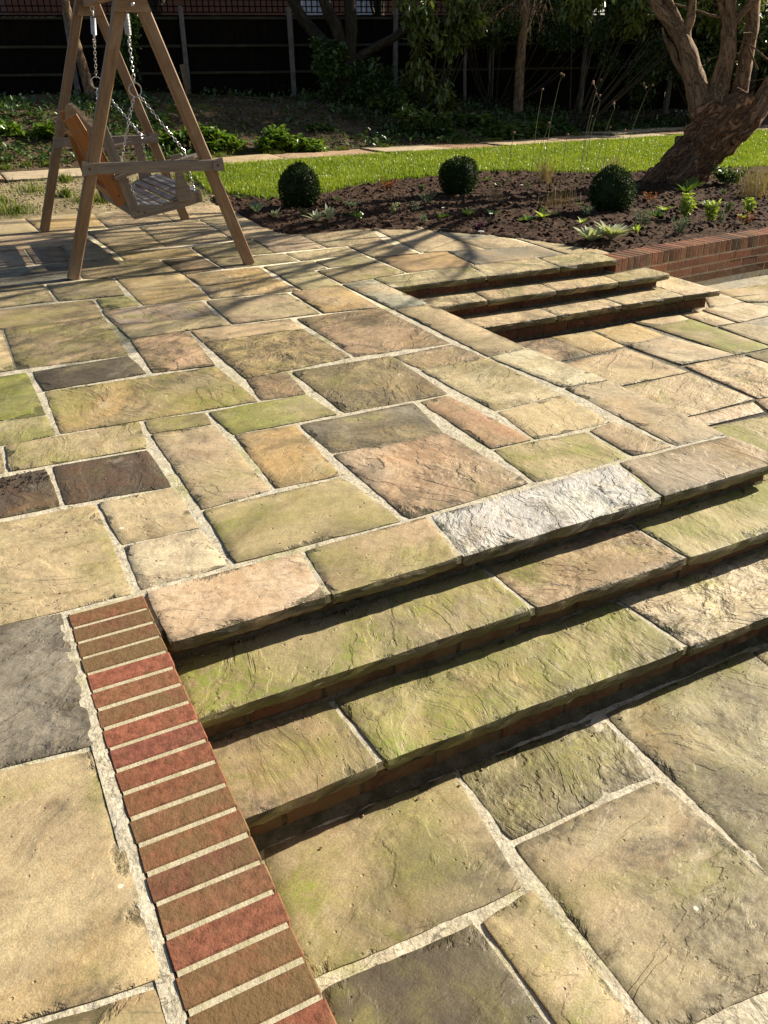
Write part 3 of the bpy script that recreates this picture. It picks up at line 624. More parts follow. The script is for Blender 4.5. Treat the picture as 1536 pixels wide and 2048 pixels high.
# the paving carries on outside the photographed part
def span(quads, y0, y1):
    lo, hi = 1e9, -1e9
    for k in range(7):
        y = y0 + (y1 - y0) * k / 6
        for q in quads:
            for i in range(4):
                (xa, ya), (xb, yb) = q[i], q[(i + 1) % 4]
                if (ya - y) * (yb - y) <= 0 and ya != yb:
                    x = xa + (xb - xa) * (y - ya) / (yb - ya); lo = min(lo, x); hi = max(hi, x)
    return lo, hi
GEN = ((.38, .295, .18), (.46, .36, .215), (.40, .29, .19), (.27, .23, .13), (.34, .28, .19))
def carry_on(mb, quads, ya, yb, z, side, x_default, x_end, x_min=None):
    y = ya
    while y < yb:
        hgt = min(rnd.choice((.29, .44, .59)), yb - y + .01)
        lo, hi = span(quads, y + .01, y + hgt - .01)
        x = x_default if lo > 1e8 else (lo - .004 if side < 0 else hi + .004)
        if x_min is not None: x = max(x, x_min(y + hgt / 2))
        while (x - x_end) * side < 0:
            w_ = rnd.choice((.44, .59, .74)); x2 = x + side * w_
            a, c = min(x, x2), max(x, x2); k = jit(rnd.choice(GEN), .15)
            slab(mb, [(a, y + hgt), (c, y + hgt), (c, y), (a, y)], z, k, jit(rnd.choice(GEN)), rnd.uniform(0, .4), .25, rnd.uniform(.1, .6), inset=.006, cell=.10)
            x = x2
        y += hgt
LQ = [q[0] for q in LO]
carry_on(low, LQ, -2.9, 1.44, -.375, 1, .30, 9.0)
carry_on(low, LQ, 1.44, 1.70, -.375, 1, 3.42, 9.0, lambda y: 3.42)
carry_on(low, LQ, 1.70, 5.15, -.375, 1, 3.1, 9.0, lambda y: 3.12 if y < 2.5 else 2.72)
UQ = [q[0] for q in UP]
carry_on(pat, UQ, -1.9, 2.1, 0.0, -1, .03, -5.6)
carry_on(pat, UQ, 2.1, 10.1, 0.0, -1, .0, -5.6)
patio = pat.build('upper_patio', STONE)
tag(patio, kind='structure')
patio.data.polygons.foreach_set('use_smooth', [True] * len(patio.data.polygons))
mort = mo.build('mortar_joints', MORTAR, patio, True)
lowp = low.build('lower_patio', STONE)
lowp.data.polygons.foreach_set('use_smooth', [True] * len(lowp.data.polygons))
tag(lowp, kind='structure')
ml = MB()
prism(ml, [(.05, -3), (13, -3), (13, 5.7), (4.0, 5.7), (2.5, 5.0), (2.5, 1.7), (.05, 1.7)], -.60, -.3835)
grid_sheet(ml, .24, 2.9, .4, 1.46, .016, -.3800, .0028)
# mortar fillet where the last riser meets the paving
def fillet(mb, x0, x1, y, z, w, n=60):
    vs = []; fs = []
    for i in range(n + 1):
        x = x0 + (x1 - x0) * i / n
        a = 1 + .35 * nz(x * 6, 1.3, 4) + .2 * nz(x * 23, 1.3, 4)
        vs += [(x, y, z + .028 * a), (x, y - w * .45 * a, z + .014 * a), (x, y - w * a, z - .004)]
    for i in range(n):
        b = i * 3
        fs += [(b, b + 1, b + 4, b + 3), (b + 1, b + 2, b + 5, b + 4)]
    mb.add(vs, fs)
mf = MB(); fillet(mf, .27, 3.4, 1.456, -.386, .042, 160)
ml.build('mortar_bed', MORTAR, lowp, True)
mf.build('mortar_fillet', GROUT, lowp, True)

# ------------------------------------------------------------------ bricks
BR = [(.25, .098, .050), (.28, .108, .056), (.20, .078, .044), (.26, .115, .060), (.185, .10, .05)]
def brick(mb, o, ax, ay, az, L, W, Hh, ca, moss=.2, rough=.0016):
    """box brick with worn arrises. o: corner, ax ay az: unit vectors"""
    o = Vector(o); vs = []; fs = []
    b = .003
    def P(x, y, z):
        q = o + ax * x + ay * y + az * z
        w = nz(q.x * 40, q.y * 40, q.z * 40 + 3) * rough * 2
        return q + ax * w + ay * w * .7
    # chamfered box: 24 verts
    def face(pts): 
        i = len(vs); vs.extend([P(*p) for p in pts]); return i
    idx = {}
    for sx in (0, 1):
        for sy in (0, 1):
            for sz in (0, 1):
                X, Y, Z = sx * L, sy * W, sz * Hh
                dx, dy, dz = (b if sx == 0 else -b), (b if sy == 0 else -b), (b if sz == 0 else -b)
                i = len(vs)
                vs.extend([P(X, Y + dy, Z + dz), P(X + dx, Y, Z + dz), P(X + dx, Y + dy, Z)])
                idx[(sx, sy, sz)] = i
    I = lambda sx, sy, sz, k: idx[(sx, sy, sz)] + k
    for s in (0, 1):
        f = [I(s, 0, 0, 0), I(s, 1, 0, 0), I(s, 1, 1, 0), I(s, 0, 1, 0)]; fs.append(f if s else f[::-1])
        f = [I(0, s, 0, 1), I(0, s, 1, 1), I(1, s, 1, 1), I(1, s, 0, 1)]; fs.append(f if s else f[::-1])
        f = [I(0, 0, s, 2), I(1, 0, s, 2), I(1, 1, s, 2), I(0, 1, s, 2)]; fs.append(f if s else f[::-1])
    for sy in (0, 1):
        for sz in (0, 1):
            fs.append([I(0, sy, sz, 1), I(1, sy, sz, 1), I(1, sy, sz, 2), I(0, sy, sz, 2)])
    for sx in (0, 1):
        for sz in (0, 1):
            fs.append([I(sx, 0, sz, 0), I(sx, 1, sz, 0), I(sx, 1, sz, 2), I(sx, 0, sz, 2)])
    for sx in (0, 1):
        for sy in (0, 1):
            fs.append([I(sx, sy, 0, 0), I(sx, sy, 1, 0), I(sx, sy, 1, 1), I(sx, sy, 0, 1)])
    for k, i in idx.items(): fs.append([i, i + 1, i + 2])
    mb.add(vs, fs, ca=tuple(ca), prm=(moss, 0, 0))

EX, EY, EZ = Vector((1, 0, 0)), Vector((0, 1, 0)), Vector((0, 0, 1))
def course(mb, p0, d, n, length, z, h=.065, L=.215, W=.1025, off=0.0, moss=.2, dark=1.0):
    """stretcher course starting at p0 along d; n is the outward normal"""
    x = -off
    while x < length - .01:
        a, b = max(0, x), min(length, x + L)
        if b - a > .02:
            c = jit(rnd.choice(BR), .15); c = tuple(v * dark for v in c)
            pr = rnd.uniform(-.0015, .0015)
            brick(mb, Vector(p0) + d * a - n * W + n * pr + EZ * z, d, n, EZ, b - a, W, h, c, moss + rnd.uniform(-.2, .2))
        x += L + .010

# near wall with its brick-on-edge coping
w = empty('brick_wall', (.165, 1.1, -.38))
tag(w, 'low brick wall with mossy red brick-on-edge coping running beside the near steps', 'brick wall', kind='thing')
cb_ = MB(); y = 2.135
pal = [.6, .85, .9, 1.2, -.1, .25, .75, .1, .0, .15, .35, .60, .8, .65, .4, .15, .9, 1.1, .15, .3, .6, .5, .3, .8, .5, .5, .5, .5, .5, .5, .5, .5]
for i in range(30):
    c = jit(rnd.choice(BR[:4]), .1)
    m_ = pal[i] if i < len(pal) else .5
    if m_ < .2: c = jit((.27, .095, .055), .10)
    brick(cb_, Vector((.057 + rnd.uniform(-.0015, .0015), y - .065, -.1025 + rnd.uniform(.0018, .0038))), EX, EY, EZ, .215, .0635 + rnd.uniform(-.001, .0015), .1025, c, m_)
    y -= .0750
cbo = cb_.build('brick_coping', BRICK, w)
mw = MB()
prism(mw, [(.063, -.14), (.266, -.14), (.266, 2.15), (.063, 2.15)], -.39, -.0002)
mw.build('mortar', BRMORT, w)
fc = MB()
for k in range(3): course(fc, (.272, -.12, 0), EY, EX, 2.25, -.1775 - .075 * k, off=.11 * (k % 2), moss=.5)
fc.build('brick_courses', BRICK, w)

# ------------------------------------------------------------------ steps
CT = dict(tan=(.40, .31, .19), pink=(.42, .30, .18), olive=(.27, .23, .11), white=(.46, .455, .43), sand=(.50, .39, .23), brown=(.27, .19, .11), grey=(.19, .18, .16), cream=(.55, .46, .32), green=(.22, .24, .06), lilac=(.35, .275, .195), gold=(.46, .32, .13))
def tread(name, parent, parts, z, seed=0, cell=.022, th=.042):
    mb = MB()
    for k, (q, a, b, mo_, st, ri, ins) in enumerate(parts):
        slab(mb, q, z, jit(CT[a], .06), jit(CT[b], .06), mo_, st, ri, inset=ins, thick=th, cell=cell, tilt=.0015)
    o = mb.build(name, STONE, parent)
    o.data.polygons.foreach_set('use_smooth', [True] * len(o.data.polygons))
    mj = MB()
    for q, a, b, mo_, st, ri, ins in parts:
        x0, x1 = q[3][0] + (.012 if q is parts[0][0] else 0), q[2][0] - (.014 if q is parts[-1][0] else 0)
        prism(mj, [(x0, q[3][1] + .008), (x1, q[2][1] + .008), (x1, q[1][1]), (x0, q[0][1])], z - th + .008, z - .0035)
    mj.build('mortar', MORTAR, o)
    return o
# dark fillets line the back corners of the treads
st1 = empty('garden_steps', (1.5, 1.6, -.38))
tag(st1, 'wide mossy sandstone steps in the foreground going down to the lower paving', 'steps', kind='thing')
I4 = (.009, .007, -.002, .007)
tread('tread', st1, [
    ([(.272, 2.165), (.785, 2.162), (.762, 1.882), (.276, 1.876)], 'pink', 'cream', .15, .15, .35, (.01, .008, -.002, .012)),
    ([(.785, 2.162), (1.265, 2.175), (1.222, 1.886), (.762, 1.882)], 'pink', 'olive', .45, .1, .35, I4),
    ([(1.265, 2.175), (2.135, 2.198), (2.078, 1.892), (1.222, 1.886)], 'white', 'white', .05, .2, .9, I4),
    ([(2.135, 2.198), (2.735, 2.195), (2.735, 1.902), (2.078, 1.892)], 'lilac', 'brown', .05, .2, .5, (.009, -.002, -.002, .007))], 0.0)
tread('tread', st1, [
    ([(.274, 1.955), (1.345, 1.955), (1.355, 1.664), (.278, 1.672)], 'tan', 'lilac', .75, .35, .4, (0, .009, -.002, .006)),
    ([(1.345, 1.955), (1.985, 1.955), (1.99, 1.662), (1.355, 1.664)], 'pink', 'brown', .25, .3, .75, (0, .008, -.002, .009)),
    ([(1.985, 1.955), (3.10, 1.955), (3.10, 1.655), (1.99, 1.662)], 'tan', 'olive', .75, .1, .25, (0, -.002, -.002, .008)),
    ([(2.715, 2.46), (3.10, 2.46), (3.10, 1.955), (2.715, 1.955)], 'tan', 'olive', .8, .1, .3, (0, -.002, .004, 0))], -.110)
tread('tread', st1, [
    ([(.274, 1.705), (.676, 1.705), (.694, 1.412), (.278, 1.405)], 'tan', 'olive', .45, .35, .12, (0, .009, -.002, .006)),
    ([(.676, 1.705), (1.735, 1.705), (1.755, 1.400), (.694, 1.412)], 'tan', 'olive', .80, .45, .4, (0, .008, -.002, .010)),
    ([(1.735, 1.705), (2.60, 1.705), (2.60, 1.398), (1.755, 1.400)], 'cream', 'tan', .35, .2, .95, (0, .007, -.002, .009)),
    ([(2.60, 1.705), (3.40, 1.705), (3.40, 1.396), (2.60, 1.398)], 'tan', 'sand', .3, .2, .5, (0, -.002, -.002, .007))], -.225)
def riser(parent, x0, x1, y, z0, z1, y0=None, moss=.6, back=.3):
    mb = MB(); h = z1 - z0 - .012
    course(mb, (x0, y, 0), EX, -EY, x1 - x0, z0 + .004, h=min(h, .075), W=.09, off=.06, moss=moss, dark=.45)  # dark puts the shade under the lip, with some dirt, into the brick colour
    o = mb.build('riser', BRICK, parent)
    m2 = MB(); prism(m2, [(x0, y + .004), (x1 - .004, y + .004), (x1 - .004, y + back), (x0, y + back)], z0 - .02, z1 + .001)
    m2.build('mortar', GROUT, o)
    mk = MB(); fillet(mk, x0, x1, y - .001, z0 - .016, .016, int((x1 - x0) / .02)); mk.build('dark_fillet', GROUT, o)  # dark fillet along the foot of the riser
    return o
def riser_side(parent, x, y0, y1, z0, z1):
    mb = MB(); course(mb, (x, y0, 0), EY, EX, y1 - y0, z0 + .004, h=min(z1 - z0 - .012, .075), W=.09, moss=.4)
    mb.build('riser', BRICK, parent)
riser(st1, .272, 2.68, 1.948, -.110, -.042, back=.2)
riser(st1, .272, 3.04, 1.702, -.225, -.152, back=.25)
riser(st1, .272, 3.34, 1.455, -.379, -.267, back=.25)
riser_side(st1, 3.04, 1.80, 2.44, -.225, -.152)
# core of the upper block seen from the lower terrace
riser_side(st1, 2.69, 1.95, 2.5, -.11, -.045)

st2 = empty('garden_steps', (4.0, 5.0, -.38))
tag(st2, 'shorter flight of sandstone steps further off beside the raised bed', 'steps', kind='thing')
def fy(x, a=(2.73, 5.252), b=(4.735, 5.185)): return a[1] + (x - a[0]) * (b[1] - a[1]) / (b[0] - a[0])
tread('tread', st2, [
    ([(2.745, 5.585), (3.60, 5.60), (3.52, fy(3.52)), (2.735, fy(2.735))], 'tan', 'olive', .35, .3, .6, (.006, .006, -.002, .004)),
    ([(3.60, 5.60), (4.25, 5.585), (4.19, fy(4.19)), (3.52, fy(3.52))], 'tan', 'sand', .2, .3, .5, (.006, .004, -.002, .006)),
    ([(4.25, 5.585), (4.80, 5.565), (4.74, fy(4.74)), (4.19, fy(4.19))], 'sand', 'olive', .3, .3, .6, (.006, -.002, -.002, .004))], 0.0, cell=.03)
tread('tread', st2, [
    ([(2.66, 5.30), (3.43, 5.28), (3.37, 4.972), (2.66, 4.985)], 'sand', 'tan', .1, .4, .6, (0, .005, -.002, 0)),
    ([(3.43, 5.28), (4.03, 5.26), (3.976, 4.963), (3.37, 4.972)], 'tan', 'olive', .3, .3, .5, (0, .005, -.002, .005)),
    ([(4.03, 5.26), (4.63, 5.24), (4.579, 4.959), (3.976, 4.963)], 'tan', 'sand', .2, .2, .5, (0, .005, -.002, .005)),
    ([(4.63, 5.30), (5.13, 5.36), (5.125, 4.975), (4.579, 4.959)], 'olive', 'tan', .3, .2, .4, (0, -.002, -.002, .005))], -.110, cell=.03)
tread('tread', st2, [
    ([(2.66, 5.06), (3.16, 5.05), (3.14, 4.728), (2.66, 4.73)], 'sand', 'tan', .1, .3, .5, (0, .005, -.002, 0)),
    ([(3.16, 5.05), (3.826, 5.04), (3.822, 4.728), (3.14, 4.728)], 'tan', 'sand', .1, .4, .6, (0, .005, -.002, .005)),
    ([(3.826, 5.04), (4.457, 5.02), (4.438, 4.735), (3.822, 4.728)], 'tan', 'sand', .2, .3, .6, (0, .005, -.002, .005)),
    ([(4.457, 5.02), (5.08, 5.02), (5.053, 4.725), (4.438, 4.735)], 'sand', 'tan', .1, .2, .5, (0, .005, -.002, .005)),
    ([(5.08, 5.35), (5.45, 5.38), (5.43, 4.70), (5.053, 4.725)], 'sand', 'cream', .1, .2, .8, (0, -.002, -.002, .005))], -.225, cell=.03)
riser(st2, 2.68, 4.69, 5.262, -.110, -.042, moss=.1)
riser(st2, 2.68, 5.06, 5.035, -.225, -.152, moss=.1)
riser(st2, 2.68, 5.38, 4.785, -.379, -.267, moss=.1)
riser_side(st2, 5.06, 5.14, 5.36, -.225, -.152)
m3 = MB(); course(m3, (5.38, 4.875, 0), EY, EX, .5, -.375, h=.075, W=.09); m3.build('riser', BRICK, st2)

# side wall of the upper block facing the lower terrace (under the coping slabs)
sw = empty('brick_wall', (2.70, 3.5, -.38))
tag(sw, 'long low brick wall below the coping slabs between the two flights of steps', 'brick wall', kind='thing')
sb = MB()
for k in range(4): course(sb, (2.700, 2.5, 0), EY, EX, 2.75, -.1175 - .075 * k, off=.11 * (k % 2), moss=.2)
sb.build('brick_courses', BRICK, sw)
m4 = MB(); prism(m4, [(2.60, 2.0), (2.696, 2.0), (2.696, 5.24), (2.60, 5.24)], -.38, -.022); m4.build('mortar', MORTAR, sw)

# raised bed wall, gently curved
bw = empty('brick_wall', (6.5, 5.35, -.38))
tag(bw, 'curved red brick wall holding back the planted bed', 'brick wall', kind='thing')
arc = [(4.742, 5.188)]; ang = math.radians(9.5)
while arc[-1][0] < 11.5:
    s_ = math.hypot(arc[-1][0] - 4.74, arc[-1][1] - 5.19)
    ang = math.radians(9.0 - 3.3 * s_)
    arc.append((arc[-1][0] + .075 * math.cos(ang), arc[-1][1] + .075 * math.sin(ang)))
cp = MB(); fcs = MB(); mm = MB()
for i in range(len(arc) - 1):
    a, b = Vector((*arc[i], 0)), Vector((*arc[i + 1], 0)); d = (b - a).normalized(); n = Vector((d.y, -d.x, 0))
    c = jit(rnd.choice(BR), .15)
    if rnd.random() < .25: c = tuple(v * .55 for v in c)
    brick(cp, a + EZ * (-.1025 + rnd.uniform(0, .002)), d, -n, EZ, .065, .215, .1025, c, .05)
    vs = [a + n * -.004, b + n * -.004, b - n * .21, a - n * .21]
    mm.add([(p.x, p.y, -.40) for p in vs] + [(p.x, p.y, -.003) for p in vs], [(4, 5, 6, 7), (0, 1, 5, 4), (2, 3, 7, 6), (1, 2, 6, 5), (3, 0, 4, 7)])
for k in range(3):
    i = 0 if k % 2 == 0 else 0
    off = 0 if k % 2 == 0 else -1.5
    x = off
    while x < len(arc) - 4:
        s0, s1 = max(0, x), x + 2.87
        def at(s):
            j = int(s); f = s - j; return Vector((arc[j][0] * (1 - f) + arc[j + 1][0] * f, arc[j][1] * (1 - f) + arc[j + 1][1] * f, 0))
        if s1 > .5:
            a, b = at(s0), at(s1); d = (b - a).normalized(); n = Vector((d.y, -d.x, 0))
            c = jit(rnd.choice(BR[:3]), .15)
            if k == 2: c = tuple(v * .6 for v in c)
            brick(fcs, a - EZ * (.1775 + .075 * k) + n * rnd.uniform(-.001, .001), d, -n, EZ, (b - a).length, .10, .065, c, .1 + .15 * k)
        x += 3.0
cp.build('brick_coping', BRICK, bw); fcs.build('brick_courses', BRICK, bw); mm.build('mortar', MORTAR, bw)


# ------------------------------------------------------------------ ground
def sm(a, b, x):
    t = min(1.0, max(0.0, (x - a) / (b - a))); return t * t * (3 - 2 * t)
def pathf(x): return 11.4 + .6 * sm(0, 6, x) + .35 * sm(8, 13, x)
def terr(x, y):
    pf = pathf(x); pb = pf + .85
    if y < 10.0: return 0.0
    if y < pf: return .25 * (y - 10.0) / (pf - 10.0)
    if y < pb: return .25
    k = 1 - .30 * sm(8, 12, x)
    return .25 + k * (.62 * sm(pb, pb + 2.6, y) + .16 * sm(pb + 2, pb + 5, y))
def bumpy(x, y):
    b = 0.0
    if y > pathf(x) + .9: b = (nz(x * 1.1, y * 1.1, 2) * .07 + nz(x * 4, y * 4, 6) * .035 + nz(x * 13, y * 13, 6) * .018) * sm(0, .5, y - pathf(x) - .9)
    return b

def poly_sd(pts):
    P_ = np.array(pts, float); Q_ = np.roll(P_, -1, 0)
    def f(x, y):
        d = Q_ - P_; w = np.array((x, y)) - P_
        t = np.clip((w * d).sum(1) / (d * d).sum(1), 0, 1)
        e = w - d * t[:, None]; dist = math.sqrt((e * e).sum(1).min())
        c = ((P_[:, 1] > y) != (Q_[:, 1] > y)) & (x < (Q_[:, 0] - P_[:, 0]) * (y - P_[:, 1]) / (Q_[:, 1] - P_[:, 1] + 1e-12) + P_[:, 0])
        return dist if c.sum() % 2 else -dist
    return f
LAWN_EDGE = [(3.25, 10.32), (3.6, 10.0), (4.3, 10.14), (4.9, 10.38), (5.6, 10.52), (6.3, 10.55), (7.0, 10.62), (7.7, 10.40), (8.3, 10.18), (9.2, 9.9), (10.2, 9.6), (11.5, 9.4), (16.0, 9.0)]
LAWN_P = [(2.98, 10.5)] + LAWN_EDGE + [(20, 9.0), (20, 12.2), (12.5, 12.2), (8, 11.90), (6, 11.93), (4, 11.78), (3.0, 11.6)]
lawn_sd = poly_sd(LAWN_P)
BED_P = [(4.955, 5.455)] + [(x - .215 * math.sin(0) , y + .212) for x, y in arc[3:-6:6]] + [(11.3, 9.4)] + LAWN_EDGE[::-1][2:] + [(2.9, 10.35)] + EDGE[::-1][:-1]
bed_sd = poly_sd(BED_P)

# base earth: reaches the horizon, below the terraces
gb = MB()
gb.add([(-150, -120, -.52), (200, -120, -.52), (200, 250, -.52), (-150, 250, -.52)], [(0, 1, 2, 3)])
g0 = gb.build('ground', BANK); tag(g0, kind='structure')

def sheet(name, xs, ys, zf, mat, keep=None):
    V = []; idx = {}; F = []
    for j, y in enumerate(ys):
        for i, x in enumerate(xs):
            V.append((x, y, zf(x, y)))
    n = len(xs)
    for j in range(len(ys) - 1):
        for i in range(n - 1):
            if keep is None or keep((xs[i] + xs[i + 1]) / 2, (ys[j] + ys[j + 1]) / 2):
                F.append((j * n + i, j * n + i + 1, (j + 1) * n + i + 1, (j + 1) * n + i))
    return np_mesh(name, V, F, mat, smooth=True)
fr = lambda a, b, c: list(np.arange(a, b, c))
xs = fr(-12, -2, .5) + fr(-2, 14, .10) + fr(14, 40, .6)
# gravelly margin between patio and path, then the shaded bank
def zg(x, y):
    z = terr(x, y) + bumpy(x, y)
    if y < pathf(x) + .9:
        z += nz(x * 5, y * 5, 1) * .012 - .012 - .02 * sm(-.05, .05, y - pathf(x))
    s = lawn_sd(x, y)
    return z
ys1 = fr(9.9, 12.4, .10)
margin = sheet('gravel_margin', xs, [10.0] + fr(10.06, 13.2, .09), zg, GRAVEL); tag(margin, kind='structure')
bank = sheet('bank', xs, fr(12.2, 17.8, .10) + fr(17.8, 40, .8), lambda x, y: terr(x, y) + bumpy(x, y) + (.012 if y > pathf(x) + .92 else -.1), BANK)
tag(bank, kind='structure')
# lawn
lx = fr(2.9, 12, .08) + fr(12, 20.1, .3)
lawn_g = sheet('lawn', lx, fr(8.9, 12.4, .06), lambda x, y: terr(x, y) + (.012 + nz(x * 2, y * 2) * .008 if lawn_sd(x, y) > 0 else -.12 if lawn_sd(x, y) < -.06 else -.03), LAWN)
tag(lawn_g, kind='structure')
# compost bed
def zbed(x, y):
    d = bed_sd(x, y)
    if d < -.02: return -.16
    h = .002 + .018 * sm(0, .5, d) + .01 * sm(.4, 1.8, d)
    a = sm(-.02, .06, d)
    n = nz(x * 3, y * 3, 1) * .022 + nz(x * 9, y * 9, 3) * .024 + nz(x * 26, y * 26, 5) * .016 + abs(nz(x * 14, y * 14, 9)) * .022
    return -.03 * (1 - a) + a * (h + n) + (terr(x, y))
soil = sheet('soil_bed', fr(2.6, 9.6, .028) + fr(9.6, 12.0, .06), fr(5.1, 10.75, .032), zbed, SOIL, keep=lambda x, y: bed_sd(x, y) > -.1)
tag(soil, kind='structure')

# clods on the bed
ico_v = [(-.5257, 0, .8507), (.5257, 0, .8507), (-.5257, 0, -.8507), (.5257, 0, -.8507), (0, .8507, .5257), (0, .8507, -.5257), (0, -.8507, .5257), (0, -.8507, -.5257), (.8507, .5257, 0), (-.8507, .5257, 0), (.8507, -.5257, 0), (-.8507, -.5257, 0)]
ico_f = [(0, 1, 4), (0, 4, 9), (9, 4, 5), (4, 8, 5), (4, 1, 8), (8, 1, 10), (8, 10, 3), (5, 8, 3), (5, 3, 2), (2, 3, 7), (7, 3, 10), (7, 10, 6), (7, 6, 11), (11, 6, 0), (0, 6, 1), (6, 10, 1), (9, 11, 0), (9, 2, 11), (9, 5, 2), (7, 11, 2)]
ico_v = np.array(ico_v); ico_f = np.array(ico_f)
def scatter_ico(name, pts, sizes, mat, label, cat, flat=.7):
    V = []; F = []; 
    for k, (p, s) in enumerate(zip(pts, sizes)):
        w = ico_v * (1 + nrs.uniform(-.35, .35, (12, 1))) * np.array([s * nrs.uniform(.7, 1.4), s * nrs.uniform(.7, 1.4), s * flat])
        a = nrs.uniform(0, 6.28); c_, s_ = math.cos(a), math.sin(a)
        w = np.stack([w[:, 0] * c_ - w[:, 1] * s_, w[:, 0] * s_ + w[:, 1] * c_, w[:, 2]], 1) + np.array(p)
        V.append(w); F.append(ico_f + 12 * k)
    o = np_mesh(name, np.concatenate(V), np.concatenate(F), mat)
    tag(o, label, cat, kind='stuff'); return o
pts = []; sz = []
while len(pts) < 9000:
    x, y = rnd.uniform(2.7, 10.5), rnd.uniform(5.3, 10.6)
    d = bed_sd(x, y)
    if d < .012: continue
    pts.append((x, y, zbed(x, y) + .003)); sz.append(abs(rnd.gauss(0, .010)) + .005 if d > .1 else rnd.uniform(.004, .012))
scatter_ico('soil_clods', pts, sz, SOIL, 'dark crumbly compost clods covering the planted bed', 'soil')
# crumbs of soil spilled on the slabs beside the bed
LITTER = mat_noise('dead_leaf_litter', (.16, .095, .045), (.30, .21, .12), 30, .002, .9)
pts = []; sz = []
while len(pts) < 2600:
    x, y = rnd.uniform(-2, 13), rnd.uniform(12.5, 16.0)
    if y < pathf(x) + .9: continue
    pts.append((x, y, terr(x, y) + bumpy(x, y) + .02)); sz.append(rnd.uniform(.012, .032))
scatter_ico('leaf_litter', pts, sz, LITTER, 'scattered brown dead leaves and chips lying on the shaded bank', 'leaf litter', .28)
pts = []; sz = []
while len(pts) < 3500:
    x, y = rnd.uniform(-2, 3.3), rnd.uniform(10.15, 12.4)
    if lawn_sd(x, y) > -.02: continue
    pts.append((x, y, zg(x, y) + .004)); sz.append(rnd.uniform(.005, .016))
PEB = mat_noise('gravel_stones', (.36, .29, .18), (.22, .17, .10), 30, .002, .9)
scatter_ico('gravel', pts, sz, PEB, 'pale gravel and stone chips strewn between the patio and the path', 'gravel', .6)

# path of flags
pa = MB(); x = -3.0; k = 0
kinds = [((.40, .24, .15), (.33, .20, .12), .9), ((.50, .385, .24), (.42, .31, .19), .2), ((.40, .25, .16), (.46, .33, .22), 1.0), ((.50, .40, .27), (.44, .34, .24), .2)]
while x < 19:
    wd = rnd.choice((.95, 1.25, 1.6)); 
    ca, cb_c, ri = kinds[k % 4]
    a0, a1 = pathf(x), pathf(x + wd)
    j = rnd.uniform(-.03, .03)
    slab(pa, [(x, a0 + .92 + j), (x + wd, a1 + .92 + j), (x + wd, a1 + j), (x, a0 + j)], .262 + rnd.uniform(-.006, .012), ca, cb_c, .0, .15, ri, inset=.012, thick=.05, cell=.08, tilt=.008)
    x += wd; k += 1
# the fragment of path crossing further right, standing a little proud
slab(pa, [(10.6, 13.55), (12.9, 13.75), (13.9, 13.0), (11.2, 12.7)], .30, (.50, .40, .27), (.44, .34, .24), 0, .1, .2, inset=.01, thick=.05, cell=.12)
path = pa.build('path', STONE, smooth=True); tag(path, kind='structure')

# ------------------------------------------------------------------ grass blades
def blades(name, n, region, hgt, mat, label, cat='grass', kind='stuff', wid=.0035, lean=.5, zfun=None):
    """numpy built tapering blades; region() returns x, y"""
    base = []
    while len(base) < n:
        p = region()
        if p: base.append(p)
    B = np.array(base); n = len(B)
    h = nrs.uniform(hgt[0], hgt[1], n); a = nrs.uniform(0, 6.283, n); la = nrs.uniform(0, 6.283, n); l = np.abs(nrs.normal(0, lean, n)) * h
    wx, wy = np.cos(a) * wid, np.sin(a) * wid
    lx_, ly_ = np.cos(la) * l, np.sin(la) * l
    V = np.zeros((n, 5, 3)); 
    V[:, 0] = np.stack([B[:, 0] - wx, B[:, 1] - wy, B[:, 2] - .01], 1)
    V[:, 1] = np.stack([B[:, 0] + wx, B[:, 1] + wy, B[:, 2] - .01], 1)
    V[:, 2] = np.stack([B[:, 0] + wx * .8 + lx_ * .35, B[:, 1] + wy * .8 + ly_ * .35, B[:, 2] + h * .6], 1)
    V[:, 3] = np.stack([B[:, 0] - wx * .8 + lx_ * .35, B[:, 1] - wy * .8 + ly_ * .35, B[:, 2] + h * .6], 1)
    V[:, 4] = np.stack([B[:, 0] + lx_, B[:, 1] + ly_, B[:, 2] + h * (1 - .25 * np.minimum(1, l / h))], 1)
    i = np.arange(n)[:, None] * 5
    F = np.concatenate([i + np.array([[0, 1, 2]]), i + np.array([[0, 2, 3]]), i + np.array([[3, 2, 4]])], 0)
    t_ = nrs.uniform(0, 1, n) * .7 + .5 * np.array([nz(b_[0] * 1.7, b_[1] * 2.6, 5) for b_ in base]) + .15
    t = np.repeat(np.clip(t_, 0, 1), 5); T = np.stack([t, t, t], 1)
    o = np_mesh(name, V.reshape(-1, 3), F, mat, attrs={'tint': T})
    if label: tag(o, label, cat, kind=kind)
    return o
GRASS = mat_leaf('lawn_blade', (.14, .21, .016), (.30, .35, .045), .38, .5, .35)
GRASSD = mat_leaf('weed_blade', (.075, .12, .015), (.19, .21, .04), .45, .4, .3)
STRAW = mat_leaf('dry_straw', (.20, .13, .07), (.36, .27, .15), .6, .3, .2)
def reg_lawn():
    x = 2.95 + 14 * rnd.random() ** 1.25; y = rnd.uniform(9.0, 12.3)
    if lawn_sd(x, y) < -.035 + rnd.uniform(-.02, .05): return None
    return (x, y, terr(x, y) + .01)
blades('lawn_grass', 120000, reg_lawn, (.03, .062), GRASS, 'short bright green mown grass of the lawn strip behind the bed', wid=.0042)
tufts = [(rnd.uniform(-2, 3.0), rnd.uniform(10.1, 11.4), rnd.uniform(.08, .3)) for _ in range(26)] + [(rnd.uniform(-2, 12), pathf(3) + rnd.uniform(.85, 1.2), rnd.uniform(.06, .16)) for _ in range(34)]
tufts += [(1.0, 11.0, .45), (.4, 10.3, .35), (1.5, 10.5, .3), (2.6, 11.2, .25), (8.9, 12.2, .13), (9.1, 12.15, .1)]
